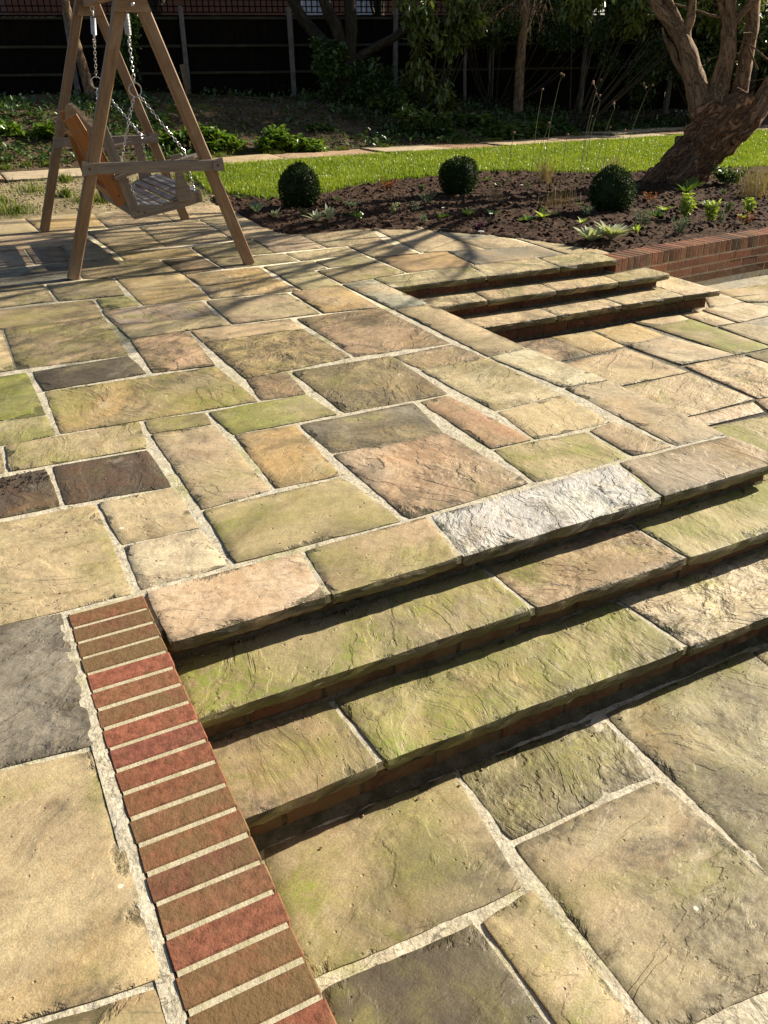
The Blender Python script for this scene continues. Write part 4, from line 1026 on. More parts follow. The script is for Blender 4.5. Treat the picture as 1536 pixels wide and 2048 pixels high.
tufts += [(rnd.uniform(-2, 11), rnd.uniform(12.9, 15.2), rnd.uniform(.15, .4)) for _ in range(30)]
def reg_tuft():
    t = rnd.choice(tufts); r_ = abs(rnd.gauss(0, t[2] * .55)); a = rnd.uniform(0, 6.28)
    x, y = t[0] + r_ * math.cos(a), t[1] + r_ * math.sin(a) * .7
    if y < 10.05 or (lawn_sd(x, y) > 0) or (pathf(x) + .03 < y < pathf(x) + .78): return None
    return (x, y, terr(x, y) + bumpy(x, y) - .01)
blades('weedy_grass', 22000, reg_tuft, (.03, .11), GRASSD, 'scruffy weedy grass tufts beside the path and on the bank', wid=.004)


# ------------------------------------------------------------------ timber and metal helpers
def beam(mb, p0, p1, w, d, ref=(0, 1, 0), ch=.006, taper=1.0, n=1, bow=None):
    """chamfered timber from p0 to p1; w across, d along ref"""
    p0, p1 = Vector(p0), Vector(p1); ax = (p1 - p0); L = ax.length; ax.normalize()
    r_ = Vector(ref); r_ = (r_ - ax * r_.dot(ax)).normalized(); s_ = ax.cross(r_).normalized()
    so = rnd.uniform(0, 30)
    vs = []; uv = []; fs = []
    for k in range(n + 1):
        t = k / n; c = p0.lerp(p1, t)
        if bow: c = c + r_ * bow(t)
        f = 1 + (taper - 1) * t
        hw, hd = w / 2 * f, d / 2 * f
        prof = [(-hw + ch, -hd), (hw - ch, -hd), (hw, -hd + ch), (hw, hd - ch), (hw - ch, hd), (-hw + ch, hd), (-hw, hd - ch), (-hw, -hd + ch)]
        for a, b in prof:
            q = c + s_ * a + r_ * b
            vs.append(tuple(q)); uv.append((t * L + so, a + so, b + so * .7))
    for k in range(n):
        for i in range(8):
            j = (i + 1) % 8
            fs.append((k * 8 + i, k * 8 + j, (k + 1) * 8 + j, (k + 1) * 8 + i))
    fs.append(tuple(range(7, -1, -1))); fs.append(tuple(range(n * 8, n * 8 + 8)))
    mb.add(vs, fs, suv=uv)

def board(mb, outline, p0, u, v, w, th):
    """flat shaped board: outline in (u, v) metres, thickness th along w, centred"""
    p0, u, v, w = Vector(p0), Vector(u), Vector(v), Vector(w)
    n = len(outline); vs = []; uv = []; so = rnd.uniform(0, 30)
    for s in (-.5, .5):
        for a, b in outline:
            vs.append(tuple(p0 + u * a + v * b + w * (s * th))); uv.append((a + so, b + so, s * th))
    fs = [tuple(range(n - 1, -1, -1)), tuple(range(n, 2 * n))] + [(i, (i + 1) % n, n + (i + 1) % n, n + i) for i in range(n)]
    mb.add(vs, fs, suv=uv)

def torus(mb, c, ax, up, R1, R2, r, n=14, m=6):
    """oval ring centred at c; ax = long direction, up = second in-plane direction"""
    c, ax, up = Vector(c), Vector(ax).normalized(), Vector(up).normalized()
    nrm = ax.cross(up).normalized(); vs = []; fs = []
    for i in range(n):
        a = 2 * math.pi * i / n
        p = c + ax * math.cos(a) * R1 + up * math.sin(a) * R2
        o = (ax * math.cos(a) * R2 + up * math.sin(a) * R1).normalized()
        for j in range(m):
            b = 2 * math.pi * j / m
            vs.append(tuple(p + o * math.cos(b) * r + nrm * math.sin(b) * r))
    for i in range(n):
        for j in range(m):
            fs.append((i * m + j, ((i + 1) % n) * m + j, ((i + 1) % n) * m + (j + 1) % m, i * m + (j + 1) % m))
    mb.add(vs, fs)

def chain(mb, p0, p1, link_l=.032, r=.0032):
    p0, p1 = Vector(p0), Vector(p1); d = p1 - p0; L = d.length; d.normalize()
    n = max(2, int(L / (link_l * .78))); s = Vector((0, 1, 0)) if abs(d.y) < .8 else Vector((1, 0, 0))
    s = (s - d * s.dot(d)).normalized(); t = d.cross(s)
    for i in range(n):
        a = rnd.uniform(-.25, .25) + (math.pi / 2 if i % 2 else 0)
        u = s * math.cos(a) + t * math.sin(a)
        torus(mb, p0 + d * (L * (i + .5) / n), d, u, link_l / 2, link_l * .30, r, 12, 5)

def spring(mb, p0, p1, R, r, turns):
    p0, p1 = Vector(p0), Vector(p1); d = (p1 - p0); L = d.length; d.normalize()
    s = d.orthogonal().normalized(); t = d.cross(s); N = turns * 12; m = 5; vs = []; fs = []
    for i in range(N + 1):
        a = 2 * math.pi * i / 12; o = s * math.cos(a) + t * math.sin(a); c = p0 + d * (L * i / N) + o * R
        for j in range(m):
            b = 2 * math.pi * j / m; vs.append(tuple(c + o * math.cos(b) * r + d * math.sin(b) * r))
    for i in range(N):
        for j in range(m): fs.append((i * m + j, i * m + (j + 1) % m, (i + 1) * m + (j + 1) % m, (i + 1) * m + j))
    mb.add(vs, fs)

def disc(mb, c, nrm, r, th):
    c, nrm = Vector(c), Vector(nrm).normalized(); s = nrm.orthogonal().normalized(); t = nrm.cross(s); n = 14
    vs = [tuple(c + (s * math.cos(2 * math.pi * i / n) + t * math.sin(2 * math.pi * i / n)) * r * q + nrm * h) for q, h in ((1, 0), (1, th * .6), (.75, th)) for i in range(n)]
    fs = [(k * n + i, k * n + (i + 1) % n, (k + 1) * n + (i + 1) % n, (k + 1) * n + i) for k in (0, 1) for i in range(n)] + [tuple(range(2 * n, 3 * n))]
    mb.add(vs, fs)

# ------------------------------------------------------------------ swing frame
sf = empty('swing_stand', (1.45, 7.85, 0))
tag(sf, 'tall brown wooden A-frame of the garden swing standing on the patio', 'swing stand')
def leg(p0, p1, w=.082, d=.078, mat=WOOD):
    mb = MB(); beam(mb, p0, p1, w, d, (0, 1, 0), .008); return mb.build('leg', mat, sf)
leg((.762, 6.705, 0), (1.475, 6.63, 2.03))
leg((2.110, 6.545, 0), (1.435, 6.61, 2.03))
leg((.845, 9.07, 0), (1.60, 9.09, 2.12))
leg((2.262, 9.07, 0), (1.615, 9.10, 2.12))
mb = MB(); beam(mb, (1.452, 6.48, 1.90), (1.60, 9.25, 1.965), .070, .115, (0, 0, 1), .008); mb.build('top_beam', WOOD, sf)
def gusset(xc, y, z, hw, hh, slope):
    mb = MB(); board(mb, [(-hw, -hh), (hw, -hh), (hw - slope * 2 * hh, hh), (-hw + slope * 2 * hh, hh)], (xc, y, z), (1, 0, 0), (0, 0, 1), (0, 1, 0), .030)
    return mb.build('gusset_plate', WOOD, sf)
gp = gusset(1.452, 6.575, 1.80, .125, .065, .34)
mb = MB(); disc(mb, (1.452, 6.558, 1.778), (0, -1, 0), .013, .008); mb.build('bolt', STEEL, gp)
gusset(1.445, 6.668, 1.80, .12, .065, .34)
gusset(1.605, 9.035, 1.90, .12, .065, .34)
# side rails with notched blocks
mb = MB(); beam(mb, (1.005, 6.652, .765), (1.905, 6.530, .752), .078, .036, (0, 1, 0), .005); mb.build('side_rail', WOODG, sf)
for bx, bz, by, sg in ((1.005, .765, 6.640, -1), (1.915, .752, 6.520, 1)):
    mb = MB(); board(mb, [(-.055, -.045), (.035, -.034), (.035, .034), (-.040, .055)] if sg < 0 else [(-.035, -.034), (.052, -.048), (.040, .050), (-.035, .034)], (bx, by, bz), (1, 0, 0), (0, 0, 1), (0, 1, 0), .050)
    nb = mb.build('rail_block', WOODG, sf)
    mb = MB(); disc(mb, (bx, by - .026, bz), (0, -1, 0), .010, .003); mb.build('screw_plug', BARK, nb)
mb = MB(); beam(mb, (1.13, 9.05, .795), (2.03, 9.05, .790), .078, .036, (0, 1, 0), .005); mb.build('side_rail', WOODG, sf)
for bx in (1.13, 2.03):
    mb = MB(); board(mb, [(-.045, -.045), (.045, -.040), (.045, .040), (-.045, .050)], (bx, 9.04, .792), (1, 0, 0), (0, 0, 1), (0, 1, 0), .05); mb.build('rail_block', WOODG, sf)

# ------------------------------------------------------------------ swing seat
ss = empty('hanging_bench', (1.6, 7.8, .45))
tag(ss, 'slatted wooden bench seat hanging on chains inside the wooden A-frame', 'swing bench')
YN, YF = 7.10, 8.46
def P(a, b, c): return (a, b, c)
# seat frame: rear bottom (1.37,.34) to front (1.93,.43)
ax = Vector((.975, 0, .155)).normalized(); az = Vector((-.155, 0, .975)).normalized()
def S(a, h, y): return Vector((1.375, y, .335)) + ax * a + az * h
for y in (YN, YF):
    mb = MB()
    prof = [(-.02, .0), (.12, -.006), (.30, -.006), (.46, .0), (.555, .005), (.56, .085), (.46, .095), (.36, .060), (.24, .045), (.14, .060), (.07, .095), (-.03, .100)]
    board(mb, prof, S(0, 0, y), ax, az, (0, 1, 0), .034)
    o = mb.build('side_rail', WOODG, ss)
    if y == YN:
        for a, h in ((.03, .05), (.075, .032), (.385, .045), (.425, .05)):
            m2 = MB(); disc(m2, S(a, h, y - .018), (0, -1, 0), .009, .003); m2.build('screw_plug', BARK, o)
mb = MB(); beam(mb, S(.545, .045, YN - .03), S(.545, .045, YF + .03), .080, .030, ax); mb.build('front_rail', WOODG, ss)
mb = MB(); beam(mb, S(.0, .045, YN), S(.0, .045, YF), .080, .030, ax); mb.build('rear_rail', WOODG, ss)
def dip(a): return .098 - .045 * math.exp(-((a - .22) / .13) ** 2) + (.0 if a < .45 else -.01 * (a - .45) / .1)
for k in range(8):
    a = .055 + .0685 * k
    g = (dip(a + .02) - dip(a - .02)) / .04
    n_ = (az - ax * g).normalized()
    mb = MB(); beam(mb, S(a, dip(a), YN - .012), S(a, dip(a), YF + .012), .056, .020, n_, .004)
    mb.build('seat_slat', SLATW, ss)
# back, leaning to -X
bx = Vector((-.300, 0, .954)).normalized(); bn = Vector((.954, 0, .300)).normalized()
def B(h, y, o=0.0): return Vector((1.335, y, .400)) + bx * h + bn * o
for y in (YN + .035, YF - .035):
    sgn = -1 if y < 7.5 else 1
    lean_x = 1.000 if y < 7.5 else 1.16
    mb = MB(); beam(mb, (1.290, y + sgn * .03, .455), (lean_x, y + sgn * .03, 1.085), .110, .034, (0, 1, 0), .005)
    o = mb.build('back_post', WOODO, ss)
    if y < 7.5:
        m2 = MB(); disc(m2, (1.262, y - .048, .515), (0, -1, 0), .009, .003); m2.build('screw_plug', BARK, o)
n_s = 11
for k in range(n_s):
    y = YN + .11 + (YF - YN - .22) * k / (n_s - 1)
    mb = MB(); beam(mb, B(.07, y, .006), B(.60, y, .006), .092, .016, bn, .003); mb.build('back_slat', WOODO, ss)
mb = MB(); beam(mb, B(.10, YN + .02, -.030), B(.10, YF - .02, -.030), .070, .026, bn, .004); mb.build('lower_back_rail', WOODO, ss)
mb = MB(); beam(mb, B(.55, YN + .02, -.026), B(.55, YF - .02, -.026), .060, .022, bn, .004); mb.build('upper_back_rail', WOODO, ss)
# scalloped crest board
mb = MB(); cpts = []
N = 24; L_ = YF - YN + .02
for i in range(N + 1):
    t = i / N; cpts.append((t * L_, 05e-2 + .165 * math.sin(t * math.pi) ** 1.3 + .02 * (math.cos(t * 6 * math.pi) * .5 + .5) * (1 - math.sin(t * math.pi)) ))
out = [(0, 0)] + [(L_, 0)] + [(a, b) for a, b in cpts[::-1]]
board(mb, out, B(.575, YN - .01, .012), (0, 1, 0), bx, bn, .030)
mb.build('crest_board', WOOD, ss)
# rear uprights of the arms (grey) and diagonal back brace board
for y in (YN, YF):
    mb = MB(); beam(mb, S(.01, .02, y), (1.218, y, 1.01), .085, .032, (0, 1, 0), .004, .9); mb.build('rear_upright', WOODG, ss)
    # arm: rises and widens to the front
    z0, z1 = (.655, .808) if y == YN else (.715, .868)
    mb = MB()
    M_ = 12; top = []; 
    for i in range(M_ + 1):
        t = i / M_; xx = 1.245 + .70 * t; zz = z0 + (z1 - z0) * t + .012 * math.sin(t * 5)
        top.append((xx, zz, .040 + .018 * math.sin(min(1, t * 1.1) * math.pi) + (.006 if t > .6 else 0)))
    vs = []; uv = []; fs = []
    for i, (xx, zz, hw) in enumerate(top):
        if i == M_: hw *= .55
        for dy, dz in ((-hw, -.004), (-hw + .006, .0), (hw - .006, 0), (hw, -.004), (hw, -.024), (hw - .006, -.028), (-hw + .006, -.028), (-hw, -.024)):
            vs.append((xx, y + dy, zz + dz)); uv.append((xx, dy + 3, dz))
    for i in range(M_):
        for j in range(8):
            fs.append((i * 8 + j, i * 8 + (j + 1) % 8, (i + 1) * 8 + (j + 1) % 8, (i + 1) * 8 + j))
    fs += [tuple(range(7, -1, -1)), tuple(range(M_ * 8, M_ * 8 + 8))]
    mb.add(vs, fs, suv=uv); mb.build('armrest', WOODG, ss)
    # waisted front support
    mb = MB()
    h = z1 - .49
    prof = [(-.052, -.03), (.052, -.03), (.060, .02), (.056, .07), (.035, .13), (.028, .19), (.034, h - .04), (.042, h), (-.042, h), (-.034, h - .04), (-.028, .19), (-.035, .13), (-.056, .07), (-.060, .02)]
    board(mb, prof, (1.775, y - .028, .475), (1, 0, .12), (-.10, 0, 1), (0, 1, 0), .026)
    mb.build('arm_support', WOODG, ss)
# hanging gear
def hanger(top, ring, fr, lo, rear, rlo):
    top, ring = Vector(top), Vector(ring)
    g = MB(); torus(g, top + Vector((0, 0, .015)), (0, 0, 1), (1, 0, 0), .022, .014, .0045, 12, 6)
    torus(g, top - Vector((0, 0, .025)), (0, 0, 1), (0, 1, 0), .026, .018, .0045, 12, 6)
    d = (ring - top).normalized()
    co = g.build('chain_hook', STEEL, ss)
    g = MB(); spring(g, top + d * .05, top + d * .185, .020, .0045, 15); g.build('coil_spring', STEEL, co)
    c = MB(); chain(c, top + d * .185, ring - d * .045, .034, .0034); chain(c, top + d * .19 + Vector((.006, .004, 0)), top + d * .26, .036, .0034)
    ch = c.build('hanging_chain', STEEL, ss)
    g = MB(); torus(g, ring, (0, 0, 1), (1, .1, 0), .048, .048, .0042, 26, 6); g.build('ring', STEEL, ch)
    c = MB(); 
    a = ring + (Vector(fr) - ring).normalized() * .048; chain(c, a, fr, .032, .0032); chain(c, fr, lo, .030, .0030)
    c.build('hanging_chain', STEEL, ss)
    c = MB(); a = ring + (Vector(rear) - ring).normalized() * .048; chain(c, a, rear, .032, .0032); chain(c, rear, rlo, .030, .0030)
    c.build('hanging_chain', STEEL, ss)
hanger((1.502, 7.03, 1.800), (1.497, 7.055, 1.257), (1.835, 7.115, .805), (1.890, 7.115, .425), (1.325, 7.085, .78), (1.385, 7.085, .50))
hanger((1.535, 8.50, 1.845), (1.508, 8.70, 1.297), (1.800, 8.50, .862), (1.835, 8.50, .50), (1.42, 8.50, .78), (1.44, 8.50, .50))


# ------------------------------------------------------------------ trees
def tube(mb, pts, sides=8, ridge=0.0, twist=0.0, cap=True, rough=0.0, step=.06):
    """pts: (x, y, z, r). smooth tapering limb with bark coordinates"""
    P_ = [Vector(p[:3]) for p in pts]; R_ = [p[3] for p in pts]
    C = []; RR = []
    n = len(P_)
    for i in range(n - 1):
        a, b = P_[i], P_[i + 1]
        m0 = (P_[i + 1] - P_[max(0, i - 1)]) * .5; m1 = (P_[min(n - 1, i + 2)] - P_[i]) * .5
        k = max(1, int((b - a).length / step))
        for j in range(k):
            t = j / k; t2, t3 = t * t, t * t * t
            C.append(a * (2 * t3 - 3 * t2 + 1) + m0 * (t3 - 2 * t2 + t) + b * (-2 * t3 + 3 * t2) + m1 * (t3 - t2)); RR.append(R_[i] * (1 - t) + R_[i + 1] * t)
    C.append(P_[-1]); RR.append(R_[-1])
    d = (C[1] - C[0]).normalized(); s = d.orthogonal().normalized(); vs = []; uv = []; fs = []; L = 0; so = rnd.uniform(0, 20)
    for k, (c, r) in enumerate(zip(C, RR)):
        if k: L += (c - C[k - 1]).length
        d2 = ((C[min(k + 1, len(C) - 1)] - C[max(0, k - 1)])).normalized()
        s = (s - d2 * s.dot(d2)).normalized(); t = d2.cross(s)
        for j in range(sides):
            a = 2 * math.pi * j / sides
            rr = r
            if ridge: 
                w = a + twist * L
                rr *= 1 + ridge * (math.sin(w * 5) * .5 + math.sin(w * 9 + 1.3) * .28 + math.sin(w * 3 + L * 2) * .5) + ridge * .7 * nz(c.x * 3 + math.cos(w), c.y * 3 + math.sin(w), c.z * 3)
            q = c + (s * math.cos(a) + t * math.sin(a)) * rr
            if rough: q = q + (q - c) * rough * nz(q.x * 9, q.y * 9, q.z * 9)
            vs.append(tuple(q)); aw = math.cos(a) * r; bw = math.sin(a) * r
            uv.append((L * 1.0 + so, aw * math.cos(twist * L) - bw * math.sin(twist * L) + 5, aw * math.sin(twist * L) + bw * math.cos(twist * L) + 3))
    for k in range(len(C) - 1):
        for j in range(sides):
            fs.append((k * sides + j, k * sides + (j + 1) % sides, (k + 1) * sides + (j + 1) % sides, (k + 1) * sides + j))
    if cap: fs += [tuple(range(sides - 1, -1, -1)), tuple(range(len(vs) - sides, len(vs)))]
    mb.add(vs, fs, suv=uv)
    return C, RR

def grow(mb, p, d, r, L, depth, sides=5, spread=.6, up=.15, kids=3, gnarl=.25):
    """recursive bare branching"""
    n = 4; pts = [(p.x, p.y, p.z, r)]; c = Vector(p); dd = Vector(d).normalized()
    dirs = []
    for i in range(n):
        dd = (dd + Vector((rnd.gauss(0, gnarl * .4), rnd.gauss(0, gnarl * .4), rnd.gauss(up * .3, gnarl * .3)))).normalized()
        c = c + dd * (L / n); pts.append((c.x, c.y, c.z, r * (1 - .55 * (i + 1) / n))); dirs.append(dd.copy())
    tube(mb, pts, sides if r > .012 else 4 if r > .006 else 3, step=L)
    if depth <= 0: return
    for k in range(kids):
        i = rnd.choice((2, 3, 4)) if k else 4
        q = Vector(pts[i][:3])
        nd = (dirs[i - 1] + Vector((rnd.gauss(0, spread), rnd.gauss(0, spread), rnd.gauss(up, spread * .6)))).normalized()
        grow(mb, q, nd, pts[i][3] * rnd.uniform(.6, .9), L * rnd.uniform(.6, .9), depth - 1, sides, spread, up, kids, gnarl)

TREE = {
 'trunk': [(8.57, 8.66, -.25, .36), (8.65, 8.59, -.05, .325), (8.769, 8.476, 0.233, 0.295), (8.898, 8.349, 0.474, 0.285), (8.991, 8.257, 0.695, 0.26), (8.96, 8.28, 0.93, 0.21)],
 'root': [(8.34, 8.90, -.14, .10), (8.50, 8.74, 0.02, 0.16), (8.68, 8.56, 0.22, 0.19)],
 'root2': [(8.46, 8.36, -.12, .10), (8.60, 8.40, 0.02, 0.14), (8.76, 8.40, 0.22, 0.17)],
 'lobe': [(9.30, 7.99, 0.87, 0.15), (9.16, 8.10, 0.74, 0.20), (9.0, 8.22, 0.55, 0.20), (8.86, 8.36, 0.34, 0.20)],
 'burl': [(8.95, 8.28, 0.70, 0.26), (8.846, 8.36, 0.849, 0.23), (8.811, 8.40, 0.95, 0.17)],
 'stump': [(9.0, 8.2, 0.80, 0.20), (9.10, 8.10, 0.95, 0.185), (9.154, 8.06, 1.06, 0.15)],
 'A': [(8.852, 8.394, 0.82, 0.19), (8.741, 8.504, 1.13, 0.128), (8.652, 8.591, 1.433, 0.110), (8.581, 8.661, 1.623, 0.098), (8.465, 8.776, 1.812, 0.085), (8.333, 8.906, 2.0, 0.075), (8.238, 9.0, 2.211, 0.068), (8.107, 9.129, 2.496, 0.055), (7.931, 9.302, 2.853, 0.042)],
 'A2': [(8.62, 8.623, 1.52, 0.073), (8.586, 8.657, 1.729, 0.060), (8.61, 8.633, 1.886, 0.050), (8.602, 8.641, 2.067, 0.044), (8.553, 8.689, 2.322, 0.033)],
 'A3': [(8.572, 8.67, 1.66, 0.070), (8.501, 8.74, 1.863, 0.054), (8.411, 8.829, 2.049, 0.048), (8.334, 8.905, 2.283, 0.04), (8.318, 8.921, 2.632, 0.026)],
 'A4': [(8.66, 8.586, 1.24, 0.046), (8.537, 8.705, 1.408, 0.038), (8.481, 8.76, 1.545, 0.030), (8.416, 8.824, 1.681, 0.02), (8.384, 8.856, 1.788, 0.010)],
 'A5': [(8.543, 8.699, 1.392, 0.030), (8.506, 8.735, 1.544, 0.024), (8.454, 8.787, 1.642, 0.012)],
 'B': [(8.932, 8.316, 0.85, 0.19), (8.931, 8.316, 1.183, 0.112), (8.956, 8.292, 1.481, 0.099), (8.935, 8.312, 1.745, 0.088), (8.917, 8.33, 1.952, 0.076), (8.887, 8.36, 2.255, 0.062), (8.868, 8.378, 2.646, 0.046)],
 'B2': [(8.929, 8.319, 1.74, 0.053), (9.02, 8.228, 1.922, 0.046), (9.135, 8.115, 2.094, 0.04), (9.255, 7.997, 2.334, 0.026)],
 'B3': [(8.898, 8.349, 1.83, 0.046), (8.824, 8.422, 2.057, 0.04), (8.728, 8.517, 2.362, 0.026)],
 'Cc': [(9.18, 8.22, 0.85, 0.14), (9.20, 8.22, 1.154, 0.092), (9.20, 8.22, 1.477, 0.088), (9.20, 8.21, 1.79, 0.080), (9.18, 8.23, 2.045, 0.073), (9.16, 8.24, 2.439, 0.053)],
 'D': [(9.067, 8.182, 0.592, 0.21), (9.23, 8.022, 0.793, 0.150), (9.323, 7.93, 1.016, 0.125), (9.389, 7.865, 1.259, 0.108), (9.423, 7.832, 1.575, 0.092), (9.428, 7.826, 1.932, 0.075), (9.393, 7.861, 2.423, 0.053)],
 't1': [(8.949, 8.299, 1.858, 0.02), (8.762, 8.483, 1.906, 0.016), (8.612, 8.631, 1.974, 0.013), (8.419, 8.821, 2.049, 0.008)],
 't2': [(9.221, 8.031, 1.315, 0.016), (9.132, 8.118, 1.53, 0.012), (9.053, 8.197, 1.767, 0.006)],
 't3': [(9.287, 7.966, 1.421, 0.016), (9.125, 8.125, 1.583, 0.010), (8.997, 8.251, 1.638, 0.004)],
}
tr = empty('old_tree', (8.75, 8.5, 0))
tag(tr, 'old leaning bare tree with a thick twisted trunk and several upright stems in the bed', 'tree')
mb = MB()
for k, sd_ in (('trunk', 40), ('lobe', 26), ('stump', 24), ('burl', 24), ('root', 20), ('root2', 20)):
    tube(mb, TREE[k], sd_, ridge=.22 if k in ('trunk', 'lobe', 'root', 'root2') else .10, twist=1.5, rough=.25, step=.025)
def blob(mb, c, r, sc):
    c = Vector(c); n, m_ = 18, 10; vs = []; fs = []; uv = []
    for i in range(m_ + 1):
        th = math.pi * i / m_
        for j in range(n):
            a = 2 * math.pi * j / n; d = Vector((math.sin(th) * math.cos(a), math.sin(th) * math.sin(a), math.cos(th)))
            q = c + Vector((d.x * r[0], d.y * r[1], d.z * r[2])) * (1 + .30 * nz(d.x * sc + c.x, d.y * sc + c.y, d.z * sc) + .12 * nz(d.x * 9, d.y * 9, d.z * 9 + c.x))
            vs.append(tuple(q)); uv.append(tuple(q * .6))
    for i in range(m_):
        for j in range(n): fs.append((i * n + j, (i + 1) * n + j, (i + 1) * n + (j + 1) % n, i * n + (j + 1) % n))
    mb.add(vs, fs, suv=uv)
for c, r in (((8.80, 8.29, .80), (.13, .13, .16)), ((8.93, 8.13, .70), (.13, .12, .15)), ((8.72, 8.42, .62), (.12, .12, .14)), ((8.86, 8.20, .56), (.12, .1, .12)), ((9.02, 8.06, .86), (.10, .10, .13)), ((8.75, 8.42, .90), (.10, .10, .10)), ((9.12, 8.0, .62), (.10, .10, .10))):
    blob(mb, c, r, 3.2)
trunk = mb.build('trunk', BARK, tr, True)
rm = trunk.modifiers.new('fuse', 'REMESH'); rm.mode = 'VOXEL'; rm.voxel_size = .016; rm.use_smooth_shade = True
# the remesh drops attributes, so the bark of the trunk follows positions along the lean
def mat_trunk():
    m = NT('old_trunk_bark')
    p = m.pos()
    lean = Vector((.36, -.36, .86)).normalized(); u_ = Vector((.70, .70, 0)).normalized(); v_ = lean.cross(u_)
    def dot(v): 
        a = m.n.new('ShaderNodeVectorMath'); a.operation = 'DOT_PRODUCT'; m.put(a.inputs[0], p); a.inputs[1].default_value = v; return a.outputs['Value']
    L, U_, V_ = dot(lean), dot(u_), dot(v_)
    w = m.comb(m.math('MULTIPLY', L, 1.8), m.math('MULTIPLY', m.math('MULTIPLY_ADD', L, .25, U_), 13.0), m.math('MULTIPLY', m.math('MULTIPLY_ADD', L, .25, V_), 13.0))
    n = m.noise(w, 1.0, 7, .62, 1.1); f = m.noise(p, 30, 6, .68); g = m.noise(p, 4, 4, .6)
    rd = m.math('ABSOLUTE', m.math('SUBTRACT', n, .5))
    col = m.mix(m.rng(f, .3, .7), (.50, .27, .14), (.31, .17, .09))
    col = m.mix(m.rng(g, .5, .7, 0, .5), col, (.38, .27, .17))
    col = m.mix(m.rng(rd, 0, .06, .92, 0), col, (.016, .010, .006))
    m.bump(m.math('MULTIPLY_ADD', m.rng(rd, 0, .13), .030, m.math('MULTIPLY', f, .012)))
    return m.fin(col, .85, .2)
trunk.data.materials[0] = mat_trunk()
for k, nm in (('A', 'stem'), ('B', 'stem'), ('Cc', 'stem'), ('D', 'stem')):
    mb = MB(); tube(mb, TREE[k], 16, ridge=.05, twist=.5, rough=.12, step=.03)
    if k == 'A':
        for q in ('A2', 'A3', 'A4', 'A5'): tube(mb, TREE[q], 12, ridge=.06, rough=.15, step=.03)
    if k == 'B':
        for q in ('B2', 'B3', 't1'): tube(mb, TREE[q], 10, ridge=.05, rough=.15, step=.03)
    if k == 'D':
        for q in ('t2', 't3'): tube(mb, TREE[q], 6, step=.06)
    # fine twigs along the stem
    for _ in range(9):
        i = rnd.randrange(1, len(TREE[k]) - 1); p = Vector(TREE[k][i][:3]).lerp(Vector(TREE[k][i + 1][:3]), rnd.random())
        if p.z < 1.1: continue
        a = rnd.uniform(0, 6.28)
        grow(mb, p, Vector((math.cos(a), math.sin(a), .25)), .007, rnd.uniform(.2, .45), 1, 4, .5, .1, 2, .5)
    mb.build(nm, BARKL, tr, True)
crown = MB()
rnd.seed(31)
for k, d, L in (('A', (-.75, .35, .65), 1.5), ('A2', (-.3, -.4, .9), 1.2), ('A3', (-.6, -.1, .8), 1.2), ('B', (-.25, -.2, 1), 1.5), ('B2', (.4, -.8, .7), 1.2), ('B3', (-.7, -.6, .6), 1.3), ('Cc', (.1, .5, 1), 1.5), ('D', (.2, -.5, .9), 1.5)):
    e = TREE[k][-1]; p = Vector(e[:3])
    for q in range(2):
        dd = Vector(d) + Vector((rnd.gauss(0, .35), rnd.gauss(0, .35), rnd.gauss(0, .15)))
        grow(crown, p, dd, e[3] * .8, L * rnd.uniform(.85, 1.15), 4, 6, .62, .10, 3, .3)
# heavy outer limbs above the frame; their shadows fall across the far part of the patio
for pts_ in ([(7.93, 9.30, 2.85, .045), (7.3, 9.1, 3.2, .045), (6.6, 8.6, 3.5, .038), (5.9, 8.2, 3.9, .026), (5.3, 8.0, 4.2, .014)],
             [(8.32, 8.92, 2.63, .040), (7.7, 8.4, 3.0, .042), (7.0, 7.8, 3.2, .034), (6.3, 7.3, 3.6, .024), (5.6, 7.0, 3.9, .012)],
             [(8.87, 8.38, 2.64, .05), (8.4, 7.8, 3.2, .048), (7.8, 7.1, 3.5, .040), (7.1, 6.6, 3.8, .028), (6.5, 6.2, 4.2, .014)],
             [(9.25, 8.0, 2.33, .045), (8.9, 7.2, 2.9, .045), (8.3, 6.5, 3.2, .036), (7.7, 6.0, 3.4, .026), (7.1, 5.6, 3.7, .012)],
             [(9.39, 7.86, 2.42, .055), (9.3, 7.0, 3.1, .048), (9.0, 6.2, 3.5, .036), (8.5, 5.7, 3.8, .024), (8.1, 5.2, 4.1, .012)],
             [(8.55, 8.69, 2.32, .035), (8.2, 8.1, 2.9, .036), (7.6, 7.7, 3.4, .030), (7.0, 7.5, 4.0, .018)],
             [(9.3, 7.3, 2.9, .034), (9.5, 6.3, 3.2, .028), (9.4, 5.5, 3.5, .020), (9.1, 4.9, 3.8, .012)],
             [(8.87, 8.38, 2.64, .036), (8.1, 8.0, 3.3, .030), (7.3, 8.0, 3.8, .022), (6.4, 7.8, 4.3, .014)],
             [(9.16, 8.24, 2.44, .055), (8.9, 8.5, 3.3, .05), (8.4, 8.8, 4.0, .038), (7.9, 8.9, 4.6, .024)]):
    tube(crown, pts_, 8, rough=.1, step=.15)
    for i_ in range(1, len(pts_)):
        for _ in range(3):
            a_ = Vector(pts_[i_][:3]); dd = (a_ - Vector(pts_[i_ - 1][:3])).normalized() + Vector((rnd.gauss(0, .45), rnd.gauss(0, .45), abs(rnd.gauss(0, .3))))
            grow(crown, a_, dd, max(.010, pts_[i_][3] * .6), rnd.uniform(.6, 1.1), 2, 5, .5, .12, 3, .3)
crown.build('crown', BARKL, tr, True)
